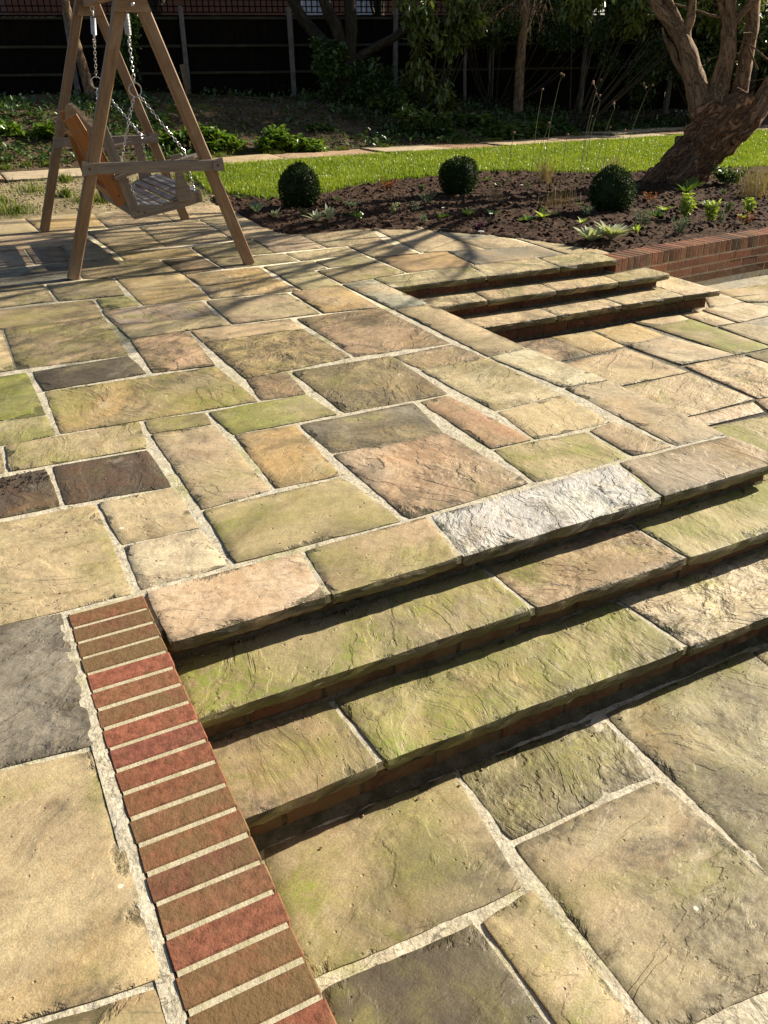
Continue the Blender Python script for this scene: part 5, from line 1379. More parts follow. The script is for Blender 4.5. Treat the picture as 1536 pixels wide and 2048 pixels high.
# low twigs that hang into the view at the top
tw = MB(); rnd.seed(77)
tube(tw, [(8.238, 9.0, 2.211, .05), (7.9, 9.05, 2.60, .034), (7.4, 9.1, 2.68, .026), (7.02, 9.38, 2.34, .018), (6.80, 9.60, 2.15, .011)], 7, rough=.1, step=.08)
for (q_, d_, L_) in (((7.02, 9.38, 2.34), (-.35, .35, -.5), .30), ((6.80, 9.60, 2.15), (-.5, .35, -.45), .26), ((6.80, 9.60, 2.15), (-.45, .5, -.15), .26), ((6.9, 9.5, 2.24), (-.1, .1, -.8), .26), ((7.1, 9.3, 2.42), (-.6, .5, -.1), .30), ((7.02, 9.38, 2.34), (.05, .0, -.8), .24), ((7.1, 9.3, 2.42), (-.45, .4, -.4), .30)):
    grow(tw, Vector(q_), Vector(d_), .0085, L_, 3, 5, .42, -.12, 3, .4)
tw.build('hanging_twigs', BARKL, tr, True)
rnd.seed(5)

def far(p, k=.93):   # keep the direction from the viewer's spot while standing in front of the fence
    return (p[0] * k, p[1] * k, 1.367 + (p[2] - 1.367) * k, p[3] * k)
def simple_tree(name, label, limbs, mat, foliage=None, crown_up=None):
    b = limbs[0][0]
    t = empty(name, (b[0], b[1], terr(b[0], b[1])))
    tag(t, label, 'tree')
    mb = MB()
    for L_ in limbs: tube(mb, L_, 12, ridge=.06, rough=.15, step=.06)
    mb.build('trunk', mat, t, True)
    cr = MB()
    for L_ in limbs:
        e = L_[-1]; q = Vector(e[:3]); d = q - Vector(L_[-2][:3])
        if e[2] < 2.0: continue
        for _ in range(2): grow(cr, q, d + Vector((rnd.gauss(0, .1), rnd.gauss(0, .1), .1)), e[3] * .8, 1.1, 3, 5, .5, .12, 3, .3)
    if cr.v: cr.build('crown', mat, t, True)
    return t
simple_tree('old_tree', 'dark multi-stemmed tree in the shade close to the fence', [[far(p) for p in L_] for L_ in (
    [(7.46, 16.266, 0.70, 0.26), (7.474, 16.259, 1.292, 0.214), (7.482, 16.255, 1.545, 0.20)],
    [(7.47, 16.26, 1.35, 0.15), (7.192, 16.401, 1.756, 0.117), (6.911, 16.543, 2.087, 0.107), (6.68, 16.66, 2.45, 0.097), (6.538, 16.732, 2.842, 0.078)],
    [(7.482, 16.255, 1.45, 0.136), (7.371, 16.311, 2.04, 0.117), (7.216, 16.389, 2.364, 0.107), (7.067, 16.464, 2.758, 0.088)],
    [(7.543, 16.224, 1.45, 0.127), (7.606, 16.192, 2.037, 0.117), (7.594, 16.198, 2.517, 0.107), (7.646, 16.172, 2.906, 0.088)],
    [(7.567, 16.212, 1.48, 0.097), (7.953, 16.016, 1.722, 0.078), (8.378, 15.802, 1.946, 0.078), (8.712, 15.633, 2.305, 0.068), (8.915, 15.53, 2.657, 0.058)])], BARKD)
simple_tree('young_tree', 'slim pale-barked tree leaning left behind the swing', [[far(p, .92) for p in ((2.90, 17.36, 0.80, 0.115), (2.814, 17.371, 1.509, 0.085), (2.744, 17.386, 2.05, 0.075), (2.703, 17.394, 2.499, 0.066), (2.663, 17.402, 3.1, 0.055))]], BARKL)
simple_tree('woodland_tree', 'straight dark trunk standing in the deep shade right of the laurel', [[(10.35, 14.55, .6, .10), (10.38, 14.6, 1.6, .09), (10.45, 14.6, 3.0, .08)]], BARKL)
simple_tree('woodland_tree', 'thin grey stem in the deep shade nearest the laurel', [[(9.55, 15.2, .7, .035), (9.52, 15.2, 1.6, .03), (9.6, 15.2, 3.0, .025)]], CONC)

# ------------------------------------------------------------------ fence
FX, FY, FD = 6.42, 16.30, Vector((math.cos(math.radians(-14)), math.sin(math.radians(-14)), 0)); FN = Vector((FD.y, -FD.x, 0))
def fp(s, z, o=0.0): return Vector((FX, FY, z)) + FD * s + FN * o
fe = empty('garden_fence', (FX, FY, .9))
tag(fe, 'long dark closeboard fence with concrete posts and lattice on top', 'fence')
SP = 1.95
for k in range(-5, 9):
    s0 = SP * k; g = .80
    mb = MB()
    for j in range(19):
        a = s0 + .05 + j * .0985
        lean_ = rnd.uniform(-.003, .003)
        beam(mb, fp(a + .055, g + .10, lean_), fp(a + .055, 2.27 + rnd.uniform(-.004, .004), lean_), .112, .016, FN, .003)
    mb.build('board_panel', FENCEW, fe)
    mb = MB()
    for z in (1.36, 1.79, 2.22): beam(mb, fp(s0 + .05, z, .035), fp(s0 + SP - .05, z - .004, .035), .060, .045, (0, 0, 1), .008)
    mb.build('rail', RAILW, fe)
    mb = MB(); beam(mb, fp(s0 + .05, g - .05, .0), fp(s0 + SP - .05, g - .05, .0), .035, .34, (0, 0, 1), .004); mb.build('gravel_board', CONC if False else FENCEW, fe)
    # post leans a little
    tl = rnd.uniform(-.03, .03)
    mb = MB(); beam(mb, fp(s0, g - .3, .06), fp(s0 + tl, 2.36 + rnd.uniform(-.05, .05), .06), .085, .09, FN, .012); mb.build('post', CONC, fe)
    # lattice top
    mb = MB()
    for j in range(1, 19): beam(mb, fp(s0 + j * SP / 19, 2.30, 0), fp(s0 + j * SP / 19, 2.78, 0), .022, .012, FN, .002)
    for z in (2.31, 2.40, 2.50, 2.60, 2.70, 2.79): beam(mb, fp(s0 + .03, z, .013), fp(s0 + SP - .03, z, .013), .018, .012, FN, .002)
    mb.build('lattice', FENCEW, fe)
mb = MB(); beam(mb, fp(-1.93, .75, .14), fp(-2.02, 1.50, .10), .09, .05, FN, .004)
pl_ = mb.build('fence_stake', WOOD, None); tag(pl_, 'short brown timber stake leaning against a concrete fence post', 'stake')

# house glimpsed over the fence
hs = empty('brick_house', (14, 30, 0)); tag(hs, 'red brick house with white windows glimpsed through the lattice over the fence', 'house')
HB = mat_noise('house_brick', (.13, .065, .045), (.09, .05, .035), 8, .004)
WHITE = mat_plain('white_frame', (.75, .76, .76), .4); GLASS = mat_plain('window_glass', (.25, .32, .42), .08, 0, .8)
ROOF = mat_noise('roof_tiles', (.20, .09, .06), (.13, .06, .04), 12, .02)
def box(mb, a, b, **k):
    prism(mb, [(a[0], a[1]), (b[0], a[1]), (b[0], b[1]), (a[0], b[1])], a[2], b[2], **k)
mb = MB(); box(mb, (3.0, 30, 0), (24, 36, 5.2)); mb.build('wall', HB, hs)
mb = MB(); mb.add([(2.6, 29.6, 5.1), (24.4, 29.6, 5.1), (24.4, 36.4, 5.1), (2.6, 36.4, 5.1), (2.6, 33, 8), (24.4, 33, 8)], [(0, 1, 5, 4), (2, 3, 4, 5), (0, 4, 3), (1, 2, 5), (0, 3, 2, 1)]); mb.build('roof', ROOF, hs)
for wx in (12.2, 14.0):
    mb = MB(); box(mb, (wx, 29.94, 2.9), (wx + 1.1, 30.02, 4.2)); w_ = mb.build('window', WHITE, hs)
    mb = MB()
    for q in (0, 1): box(mb, (wx + .07 + q * .5, 29.92, 2.98), (wx + .53 + q * .5, 29.95, 4.12))
    mb.build('pane', GLASS, w_)

# ------------------------------------------------------------------ foliage
def leaves(name, centers, mat, parent, size=(.05, .09), wr=.42, droop=.3, nrm=None, world=True):
    """many folded leaves; centers (n, 3); each leaf 6 vertices with a midrib fold"""
    C_ = np.asarray(centers, float); n = len(C_)
    a = nrs.uniform(0, 6.283, n); s = nrs.uniform(size[0], size[1], n)
    tilt = nrs.normal(-droop, .45, n)
    D = np.stack([np.cos(a) * np.cos(tilt), np.sin(a) * np.cos(tilt), np.sin(tilt)], 1)
    if nrm is not None:
        D = D + np.asarray(nrm) * .8; D /= np.linalg.norm(D, axis=1)[:, None]
    up = np.stack([nrs.normal(0, .35, n), nrs.normal(0, .35, n), np.ones(n)], 1)
    W = np.cross(D, up); W /= np.linalg.norm(W, axis=1)[:, None]; N_ = np.cross(W, D)
    w = (s * wr * .5)[:, None]; s = s[:, None]; f = w * .45
    V = np.zeros((n, 6, 3))
    V[:, 0] = C_; V[:, 1] = C_ + D * s * .35 + W * w + N_ * f; V[:, 2] = C_ + D * s * .75 + W * w * .8 + N_ * f * .7
    V[:, 3] = C_ + D * s - N_ * s * .06; V[:, 4] = C_ + D * s * .75 - W * w * .8 + N_ * f * .7; V[:, 5] = C_ + D * s * .35 - W * w + N_ * f
    i = np.arange(n)[:, None] * 6
    F = np.concatenate([i + np.array([[0, 1, 2, 3]]), i + np.array([[0, 3, 4, 5]])], 0)
    t = np.repeat(nrs.uniform(0, 1, n), 6)
    o = np_mesh(name, V.reshape(-1, 3), F, mat, parent, attrs={'tint': np.stack([t, t, t], 1)})
    return o
def cloud(c, r, n, shell=.55, lumps=7):
    """points clustered into lumps inside an ellipsoid"""
    c = np.array(c); r = np.array(r)
    L_ = nrs.normal(0, 1, (lumps, 3)); L_ /= np.linalg.norm(L_, axis=1)[:, None]; L_ = c + L_ * r * nrs.uniform(.35, .85, (lumps, 1))
    k = nrs.randint(0, lumps, n); d = nrs.normal(0, 1, (n, 3)); d /= np.linalg.norm(d, axis=1)[:, None]
    q = L_[k] + d * (nrs.uniform(shell, 1, (n, 1))) * r * nrs.uniform(.35, .5, (lumps, 1))[k]
    return q
EVER = mat_leaf('dark_evergreen_leaf', (.03, .055, .014), (.075, .115, .028), .35, .5, .15)
LAUR = mat_leaf('laurel_leaf', (.055, .095, .018), (.14, .17, .035), .35, .5, .25)
IVY = mat_leaf('ivy_leaf', (.038, .078, .018), (.09, .145, .036), .35, .5, .2)
BOXL = mat_leaf('box_leaf', (.018, .040, .008), (.050, .080, .016), .62, .3, .12)
ARUM = mat_leaf('arum_leaf', (.06, .13, .012), (.15, .22, .03), .25, .6, .3)
FERN = mat_leaf('fern_leaf', (.065, .12, .028), (.13, .185, .05), .45, .4, .25)
SILV = mat_leaf('silver_leaf', (.34, .39, .24), (.50, .52, .36), .7, .3, .25)
LIME = mat_leaf('lime_leaf', (.22, .32, .04), (.42, .48, .12), .45, .4, .35)
SAGE = mat_leaf('grey_leaf', (.13, .18, .12), (.24, .28, .19), .7, .3, .2)
RUST_ = mat_leaf('rusty_leaf', (.22, .06, .02), (.36, .13, .04), .6, .3, .25)

def hit_z(x, y): return terr(x, y) + bumpy(x, y)
# evergreen trees along and behind the fence: they shade the whole bank
def evergreen(x, y, z0, z1, rx, ry, n, label, seed, mat=EVER, size=(.09, .16), tr_r=.14, name='evergreen_tree'):
    rnd.seed(seed); nrs.seed(seed)
    t = empty(name, (x, y, hit_z(x, y))); tag(t, label, 'tree')
    mb = MB(); h = z1 - .5
    tube(mb, [(x, y, hit_z(x, y) - .2, tr_r), (x + .1, y, z0, tr_r * .85), (x, y + .1, (z0 + z1) / 2, tr_r * .6), (x, y, z1 - .3, .03)], 10, step=.3)
    for _ in range(9):
        a = rnd.uniform(0, 6.28); zz = rnd.uniform(z0 * .8, z1 * .8)
        grow(mb, Vector((x, y, zz)), Vector((math.cos(a), math.sin(a), .4)), .04, rx * .55, 1, 5, .4, .1, 2, .3)
    mb.build('trunk', BARKD, t, True)
    c = (x, y, (z0 + z1) / 2)
    pts = cloud(c, (rx, ry, (z1 - z0) / 2), n, .45, 26)
    leaves('crown', pts, mat, t, size)
    return t
evergreen(13.2, 15.6, 1.9, 7.5, 2.3, 1.6, 15000, 'tall evergreen tree whose leaves hang at the top right of the dark gap', 101)
evergreen(11.0, 16.6, 2.2, 7.5, 1.7, 1.3, 9000, 'evergreen tree with a high dark crown above the middle of the fence', 102, name='evergreen_tree')
evergreen(16.5, 14.6, 1.3, 8.5, 2.3, 1.6, 15000, 'broad evergreen tree filling the dark corner behind the old leaning tree', 103)
evergreen(21.0, 14.8, 1.0, 9.5, 2.8, 1.9, 11000, 'big dark evergreen tree beyond the right end of the path', 104, size=(.14, .22))
evergreen(27.0, 14.8, .6, 11, 3.4, 2.2, 8000, 'farthest tall evergreen tree of the right-hand row', 105, size=(.2, .32))
evergreen(9.2, 18.4, 2.6, 7.0, 2.4, 1.0, 9000, 'evergreen tree behind the fence with branches above the lattice', 106)
evergreen(4.6, 19.2, 2.4, 6.0, 3.0, .9, 9000, 'sunlit green tree seen through the lattice behind the left fence panels', 107, mat=LAUR)
# climbing / hanging laurel near the fence
def shrub(name, label, cat, blobs, mat, size, n, stems=True, wr=.42, droop=.35, seed=1, stem_mat=None):
    rnd.seed(seed); nrs.seed(seed)
    bx_, by_ = blobs[0][0][0], blobs[0][0][1]
    t = empty(name, (bx_, by_, hit_z(bx_, by_))); tag(t, label, cat)
    P_ = []
    for c, r in blobs:
        P_.append(cloud(c, r, int(n * r[0] * r[2] / sum(b[1][0] * b[1][2] for b in blobs)), .3, 9))
    leaves('foliage', np.concatenate(P_), mat, t, size, wr, droop)
    if stems:
        mb = MB()
        for c, r in blobs:
            for _ in range(4):
                e = (c[0] + rnd.uniform(-.6, .6) * r[0], c[1] + rnd.uniform(-.4, .4) * r[1], c[2] + .5 * r[2])
                tube(mb, [(bx_ + rnd.uniform(-.1, .1), by_ + rnd.uniform(-.1, .1), hit_z(bx_, by_) - .1, .018), ((bx_ + e[0]) / 2, (by_ + e[1]) / 2, e[2] * .5, .012), (*e, .006)], 6, step=.15)
        mb.build('stem', stem_mat or BARKD, t, True)
    return t
shrub('laurel_shrub', 'tall hanging laurel with big olive green leaves beside the dark gap', 'shrub', [((8.0, 14.0, 1.75), (.33, .25, .62)), ((8.5, 14.0, 2.05), (.40, .28, .60)), ((8.25, 14.0, 1.05), (.28, .25, .45)), ((7.75, 14.1, 2.3), (.3, .25, .35)), ((9.0, 14.0, 2.3), (.3, .25, .35))], LAUR, (.10, .17), 2100, wr=.36, droop=.8, seed=21)
shrub('laurel_shrub', 'laurel shrub hanging from the top right above the path', 'shrub', [((10.8, 13.4, 2.35), (.6, .35, .45)), ((11.8, 13.2, 2.30), (.7, .35, .55)), ((12.8, 13.0, 2.3), (.7, .35, .6)), ((13.8, 12.8, 2.4), (.7, .35, .7))], LAUR, (.10, .16), 3600, wr=.4, droop=.7, seed=22)
shrub('ivy_shrub', 'dark ivy climbing the multi-stemmed tree and fence', 'shrub', [((6.55, 15.0, 1.5), (.35, .2, .55)), ((7.05, 14.9, 1.2), (.35, .25, .35)), ((7.4, 14.8, 1.3), (.4, .25, .4))], IVY, (.06, .10), 3000, wr=.7, seed=23)
shrub('ivy_shrub', 'low dark evergreen shrub right of the multi-stemmed tree', 'shrub', [((7.75, 14.3, 1.05), (.4, .25, .3)), ((8.2, 14.1, .85), (.4, .25, .25)), ((7.4, 14.5, .85), (.35, .25, .2))], LAUR, (.07, .12), 2200, wr=.5, droop=.1, seed=24)
shrub('ivy_shrub', 'dark small-leaved shrub in the gap above the thin grey stem', 'shrub', [((9.9, 14.8, 2.15), (.8, .35, .6)), ((11.0, 14.6, 2.05), (.9, .35, .6)), ((9.2, 14.8, 2.35), (.6, .3, .5)), ((12.2, 14.2, 2.0), (.9, .35, .7))], IVY, (.05, .085), 9500, wr=.5, seed=25)
shrub('ivy_shrub', 'ivy hanging behind the swing near the pale young tree', 'shrub', [((3.4, 16.3, 1.9), (.3, .15, .8)), ((3.0, 16.2, 1.2), (.25, .15, .3))], IVY, (.05, .08), 1700, wr=.7, seed=26)
shrub('laurel_shrub', 'green shrub half hidden behind the trunks at the right edge', 'shrub', [((14.0, 13.3, 1.7), (1.0, .4, 1.0)), ((15.4, 13.0, 1.9), (1.0, .4, 1.2)), ((13.0, 13.8, 1.6), (.9, .4, .9)), ((17.0, 13.0, 2.0), (1.2, .5, 1.3))], EVER, (.08, .13), 11000, wr=.4, seed=27)
# leafy clumps on the bank
shrub('leafy_clump', 'glossy bright green clump beside the path', 'plant', [((4.95, 13.0, .42), (.42, .28, .20)), ((4.65, 12.95, .36), (.25, .2, .14)), ((5.3, 12.95, .34), (.28, .2, .13))], ARUM, (.07, .12), 1500, False, wr=.8, droop=.0, seed=28)
shrub('leafy_clump', 'arum leaves at the foot of the bank behind the swing chains', 'plant', [((3.5, 13.2, .45), (.5, .3, .22)), ((4.0, 13.1, .40), (.3, .2, .18))], ARUM, (.08, .14), 1000, False, wr=.55, droop=-.1, seed=29)
shrub('leafy_clump', 'dull green leaves left of the swing legs', 'plant', [((1.7, 13.6, .62), (.4, .25, .16)), ((1.0, 13.8, .62), (.35, .25, .13))], ARUM, (.08, .13), 600, False, wr=.5, droop=-.2, seed=30)
shrub('leafy_clump', 'dark green clump under the hanging laurel', 'plant', [((7.6, 13.7, .62), (.4, .3, .22)), ((8.1, 13.6, .52), (.35, .25, .18))], FERN, (.08, .14), 1500, False, wr=.4, droop=-.1, seed=33)
def fern(x, y, r, nf, label, seed):
    rnd.seed(seed); nrs.seed(seed)
    P_ = []; D_ = []
    for k in range(nf):
        a = rnd.uniform(0, 6.28); L_ = r * rnd.uniform(.7, 1.1); e = rnd.uniform(.5, 1.1)
        for i in range(1, 16):
            t = i / 15; hx = L_ * t * math.cos(e * .6); hz = L_ * (t * math.sin(e) - t * t * .75)
            w = .14 * r * 2 * math.sin(math.pi * min(.97, t * .9 + .08))
            for sgn in (-1, 1):
                P_.append((x + hx * math.cos(a), y + hx * math.sin(a), hit_z(x, y) + .02 + hz)); D_.append((-math.sin(a) * sgn * 2.2 + math.cos(a), math.cos(a) * sgn * 2.2 + math.sin(a), 0))
    t = empty('fern', (x, y, hit_z(x, y))); tag(t, label, 'fern')
    leaves('frond', P_, FERN, t, (.09 * r / .4, .14 * r / .4), .34, 0, np.array(D_))
fern(9.2, 13.5, .62, 34, 'large dark fern left of the tall dry stems on the bank', 41)
fern(9.9, 13.6, .60, 32, 'dark fern behind the tall dry stems', 42)
fern(8.9, 13.9, .55, 28, 'fern between the laurel and the thin grey stem', 43)
fern(10.6, 13.9, .52, 26, 'fern nearest the straight dark trunk', 44)
fern(11.6, 13.6, .48, 24, 'small fern at the shaded end of the bank', 45)
fern(3.2, 14.3, .40, 16, 'small fern under the pale leaning tree', 46)
fern(5.9, 13.9, .32, 12, 'little fern on the bare brown part of the bank', 47)

# ground cover on the bank, thin on the bare brown mound
rnd.seed(9); nrs.seed(9); P_ = []
while len(P_) < 15000:
    x, y = rnd.uniform(-2, 15), rnd.uniform(12.7, 16.6)
    if y < pathf(x) + .92: continue
    dens = (.95 if x > 6.4 or x < 3.4 else .28) * (1 if nz(x * 1.3, y * 1.3, 8) > -.12 else .18)
    if rnd.random() > dens: continue
    P_.append((x, y, hit_z(x, y) + abs(rnd.gauss(0, .05)) + .01))
tag(leaves('ground_cover', P_, IVY, None, (.05, .11), .5, -.35), 'low dark green ground cover spreading over the shaded bank', 'ground cover', kind='stuff')

# ------------------------------------------------------------------ clipped balls
def ball(x, y, rx, rz, label, seed, side=0):
    rnd.seed(seed); nrs.seed(seed)
    t = empty('topiary_ball', (x, y, .05)); tag(t, label, 'topiary ball', 'clipped evergreen balls in the bed')
    n = 7500; d = nrs.normal(0, 1, (n, 3)); d /= np.linalg.norm(d, axis=1)[:, None]
    rr = nrs.uniform(.86, 1.02, (n, 1)) * (1 + .05 * np.sin(d[:, :1] * 5 + seed) * np.cos(d[:, 1:2] * 6))
    c = np.array((x, y, .0 + rz * .92)); P_ = c + d * rr * np.array((rx, rx, rz))
    k_ = seed % 3
    P_ = P_ * 1.0; P_[:, 2] += .02 * np.sin(P_[:, 0] * 14 + seed) ; P_ = P_ + nrs.normal(0, .004, P_.shape)
    sh = c + (P_[:500] - c) * nrs.uniform(1.02, 1.10 + .03 * k_, (500, 1)); P_ = np.concatenate([P_, sh])
    gap = nrs.normal(0, 1, (5, 3)); gap /= np.linalg.norm(gap, axis=1)[:, None]
    dir_ = (P_ - c); dir_ /= np.linalg.norm(dir_, axis=1)[:, None]
    keep_ = (np.max(dir_ @ gap.T, axis=1) < .965) | (nrs.rand(len(P_)) < .35)
    P_ = P_[keep_ & (P_[:, 2] > .02)]
    leaves('foliage', P_, BOXL, t, (.014, .030), .55, -.2, (P_ - c) / rx * .9)
    mb = MB(); vs = []; fs = []; m_, n_ = 9, 16
    for i in range(m_ + 1):
        th = math.pi * i / m_
        for j in range(n_):
            a = 2 * math.pi * j / n_; vs.append((c[0] + .84 * rx * math.sin(th) * math.cos(a), c[1] + .84 * rx * math.sin(th) * math.sin(a), c[2] + .84 * rz * math.cos(th)))
    for i in range(m_):
        for j in range(n_): fs.append((i * n_ + j, (i + 1) * n_ + j, (i + 1) * n_ + (j + 1) % n_, i * n_ + (j + 1) % n_))
    mb.add(vs, fs, tint=(.0, 0, 0)); mb.build('inner_foliage', BOXL, t, True)
    mb = MB(); tube(mb, [(x, y, -.05, .02), (x, y, c[2], .015)], 6); mb.build('stem', BARKD, t)
ball(3.60, 9.16, .225, .235, 'dark clipped ball nearest the swing, standing before the lawn', 51)
ball(5.63, 9.06, .225, .235, 'middle dark clipped ball of the bed, well clear of the tree', 52)
ball(6.27, 7.04, .225, .235, 'dark clipped ball closest to the leaning tree trunk', 53)

# ------------------------------------------------------------------ small plants in the bed
def rosette(x, y, label, mat, n=14, L_=.12, w=.03, up=.9, cat='plant', name='bed_plant', seed=0, group=None, arch=.5):
    """strap leaves rising from one point, four segments each"""
    rnd.seed(seed); z = max(zbed(x, y), 0) if bed_sd(x, y) > 0 else hit_z(x, y)
    V = []; F = []; T = []
    for k in range(n):
        a = 6.283 * k / n * 2.4 + rnd.uniform(-.3, .3); l = L_ * rnd.uniform(.65, 1.1); e = up * rnd.uniform(.6, 1.15); ww = w * rnd.uniform(.8, 1.2); b = len(V); tn = rnd.random()
        for i in range(5):
            t = i / 4; r_ = l * t * math.cos(e) + arch * l * t * t * .4; h = l * t * math.sin(e) - arch * l * t * t * .35
            wd = ww * math.sin(math.pi * min(.98, .18 + t * .8)) * .5
            cx, cy = x + math.cos(a) * r_, y + math.sin(a) * r_
            for s_ in (-1, 0, 1):
                V.append((cx - math.sin(a) * wd * s_, cy + math.cos(a) * wd * s_, z + h + (abs(s_) * wd * .35))); T.append((tn, 0, 0))
        for i in range(4):
            for s_ in (0, 1):
                q = b + i * 3 + s_; F.append((q, q + 1, q + 4, q + 3))
    t = np_mesh(name, V, F, mat, attrs={'tint': T}); tag(t, label, cat, group); return t
def bushy(x, y, label, mat, r=.07, h=.12, n=160, size=(.015, .03), name='bed_plant', seed=0, cat='plant', group=None, wr=.4):
    rnd.seed(seed); nrs.seed(seed); z = max(0, zbed(x, y))
    t = empty(name, (x, y, z)); tag(t, label, cat, group)
    mb = MB(); P_ = []
    for k in range(max(4, n // 22)):
        a = rnd.uniform(0, 6.28); rr = r * math.sqrt(rnd.random()); e = (x + rr * math.cos(a), y + rr * math.sin(a), z + h * rnd.uniform(.6, 1))
        tube(mb, [(x + rr * .2 * math.cos(a), y + rr * .2 * math.sin(a), z - .01, .0028), (*e, .0014)], 4, step=.1)
        for i in range(22):
            q = rnd.uniform(.25, 1.03); P_.append((x + rr * math.cos(a) * (.2 + .8 * q), y + rr * math.sin(a) * (.2 + .8 * q), z + (e[2] - z) * q))
    leaves('foliage', P_, mat, t, size, wr, -.3); mb.build('stem', FERN, t)
rosette(5.01, 5.83, 'left half of the big silvery lamb-ear clump by the brick wall', SILV, 34, .20, .045, 1.0, seed=1)
rosette(5.20, 5.79, 'right half of the big silvery lamb-ear clump by the brick wall', SILV, 38, .22, .048, 1.0, seed=2)
rosette(3.33, 8.04, 'silver leaved rosette in front of the left clipped ball', SILV, 12, .15, .035, 1.0, seed=3)
rosette(3.47, 8.04, 'upright silver rosette just right of its silver neighbour', SILV, 10, .20, .035, 1.2, seed=4)
rosette(3.11, 8.62, 'pointed pale green rosette left of the clipped ball near the swing', SILV, 9, .15, .03, 1.2, seed=5)
rosette(3.02, 8.95, 'tall dull green rosette at the corner of the bed by the swing', SAGE, 20, .20, .03, 1.1, seed=6)
rosette(5.57, 5.88, 'bright green strap-leaved rosette right of the lamb-ear clump', LIME, 10, .12, .035, 1.2, seed=7)
rosette(4.84, 7.58, 'yellow-green rosette in front of the middle clipped ball', LIME, 16, .11, .03, 1.0, seed=8)
rosette(4.56, 7.64, 'small green rosette left of the yellow-green rosette', ARUM, 12, .10, .03, .9, seed=9)
rosette(5.14, 6.95, 'primrose clump with broad crinkled green leaves', ARUM, 20, .11, .045, .6, seed=10)
rosette(5.28, 6.90, 'pale lime part of the primrose clump, on its right', LIME, 12, .10, .04, .8, seed=11)
rosette(5.05, 7.45, 'low dark green rosette behind the primrose clump', ARUM, 16, .11, .03, .7, seed=12)
rosette(5.62, 7.15, 'little spiky rosette left of the clipped ball by the tree', LIME, 12, .09, .022, .8, seed=13)
rosette(5.45, 6.50, 'small light green rosette between primrose and lamb-ear', LIME, 9, .10, .025, 1.0, seed=14)
rosette(6.33, 6.42, 'glossy green strap rosette left of the tall yellow-green plant', ARUM, 16, .13, .035, .8, seed=15)
rosette(6.75, 6.75, 'light green rosette behind the tall yellow-green plant', LIME, 12, .12, .035, .8, seed=16)
rosette(7.35, 6.75, 'flat pale rosette right of the tall yellow-green plant', SILV, 12, .12, .028, .5, seed=17)
rosette(7.05, 6.0, 'small rosette under the right end of the bed', LIME, 10, .09, .03, .9, seed=18)
rosette(7.9, 7.6, 'green strap leaves at the foot of the leaning trunk', ARUM, 22, .20, .03, .9, seed=19)
rosette(8.3, 7.9, 'more strap leaves right against the leaning trunk', ARUM, 22, .20, .03, .9, seed=20)
rosette(8.7, 7.2, 'dull green leaves right of the leaning trunk', FERN, 24, .20, .035, .9, seed=25)
bushy(6.58, 6.30, 'tall yellow-green variegated plant in the right part of the bed', LIME, .08, .26, 260, (.04, .065), seed=21, wr=.5)
bushy(6.60, 5.98, 'lower bright part of the variegated plant, nearer the wall', LIME, .07, .20, 180, (.04, .06), seed=22, wr=.5)
bushy(5.93, 5.72, 'feathery grey-green lavender by the brick wall', SAGE, .09, .17, 420, (.015, .03), seed=23, wr=.25)
bushy(5.93, 6.20, 'loose grey-green sub-shrub left of the lavender', SAGE, .14, .16, 320, (.014, .026), seed=24)
bushy(4.02, 8.72, 'low grey mat plant right of the left clipped ball', SAGE, .13, .08, 300, (.014, .026), seed=26)
bushy(3.85, 8.25, 'thin green creeping plant in front of the grey mat', ARUM, .12, .04, 150, (.015, .03), seed=27)
bushy(4.82, 8.40, 'grey-green mound left of the middle clipped ball', SAGE, .11, .13, 280, (.014, .026), seed=28)
bushy(4.25, 8.10, 'pale whitish seedling on the bare soil left of centre', SILV, .05, .10, 90, (.02, .04), seed=29)
bushy(4.42, 7.95, 'tiny silver sprig beside the whitish seedling', SAGE, .05, .12, 90, (.015, .03), seed=30)
bushy(5.78, 6.85, 'blue-grey low plant in front of the clipped ball by the tree', SAGE, .12, .10, 240, (.014, .026), seed=31)
bushy(6.9, 5.82, 'rusty red twiggy plant close to the brick wall', RUST_, .10, .12, 220, (.015, .03), seed=32)
bushy(5.05, 9.85, 'rust coloured dried plant against the lawn edge', RUST_, .14, .16, 240, (.02, .04), seed=33)
bushy(7.05, 7.3, 'orange-brown dried tuft behind the variegated plant', RUST_, .10, .12, 140, (.02, .03), seed=34)
bushy(7.30, 6.15, 'small yellow-green shrub at the far right of the bed', LIME, .08, .16, 160, (.03, .045), seed=35, wr=.6)
bushy(8.9, 7.9, 'green leafy clump right behind the trunk base', FERN, .22, .22, 420, (.04, .07), seed=36, wr=.6)
bushy(4.52, 6.90, 'purple pansy plant with dark leaves by the curved patio edge', mat_leaf('pansy_leaf', (.07, .02, .07), (.16, .05, .14), .5, .3, .2), .07, .06, 110, (.02, .035), seed=37, wr=.8)
PET = mat_plain('white_petal', (.8, .8, .78), .6)
def flower(x, y, label, h=.05, r=.012):
    z = max(0, zbed(x, y)); mb = MB()
    for k in range(5):
        a = 6.283 * k / 5; c = (x + math.cos(a) * r * .7, y + math.sin(a) * r * .7, z + h)
        s_ = [(c[0] + math.cos(b) * r * .75, c[1] + math.sin(b) * r * .75, c[2] + .004 * math.sin(b * 2)) for b in (0, 1.05, 2.1, 3.14, 4.2, 5.2)]
        mb.add(s_ + [(c[0], c[1], c[2] - .006)], [tuple(range(6))] + [(i, (i + 1) % 6, 6) for i in range(6)])
    tube(mb, [(x, y, z, .0015), (x, y, z + h, .0012)], 4, step=.1)
    tag(mb.build('white_flower', PET), label, 'flower')
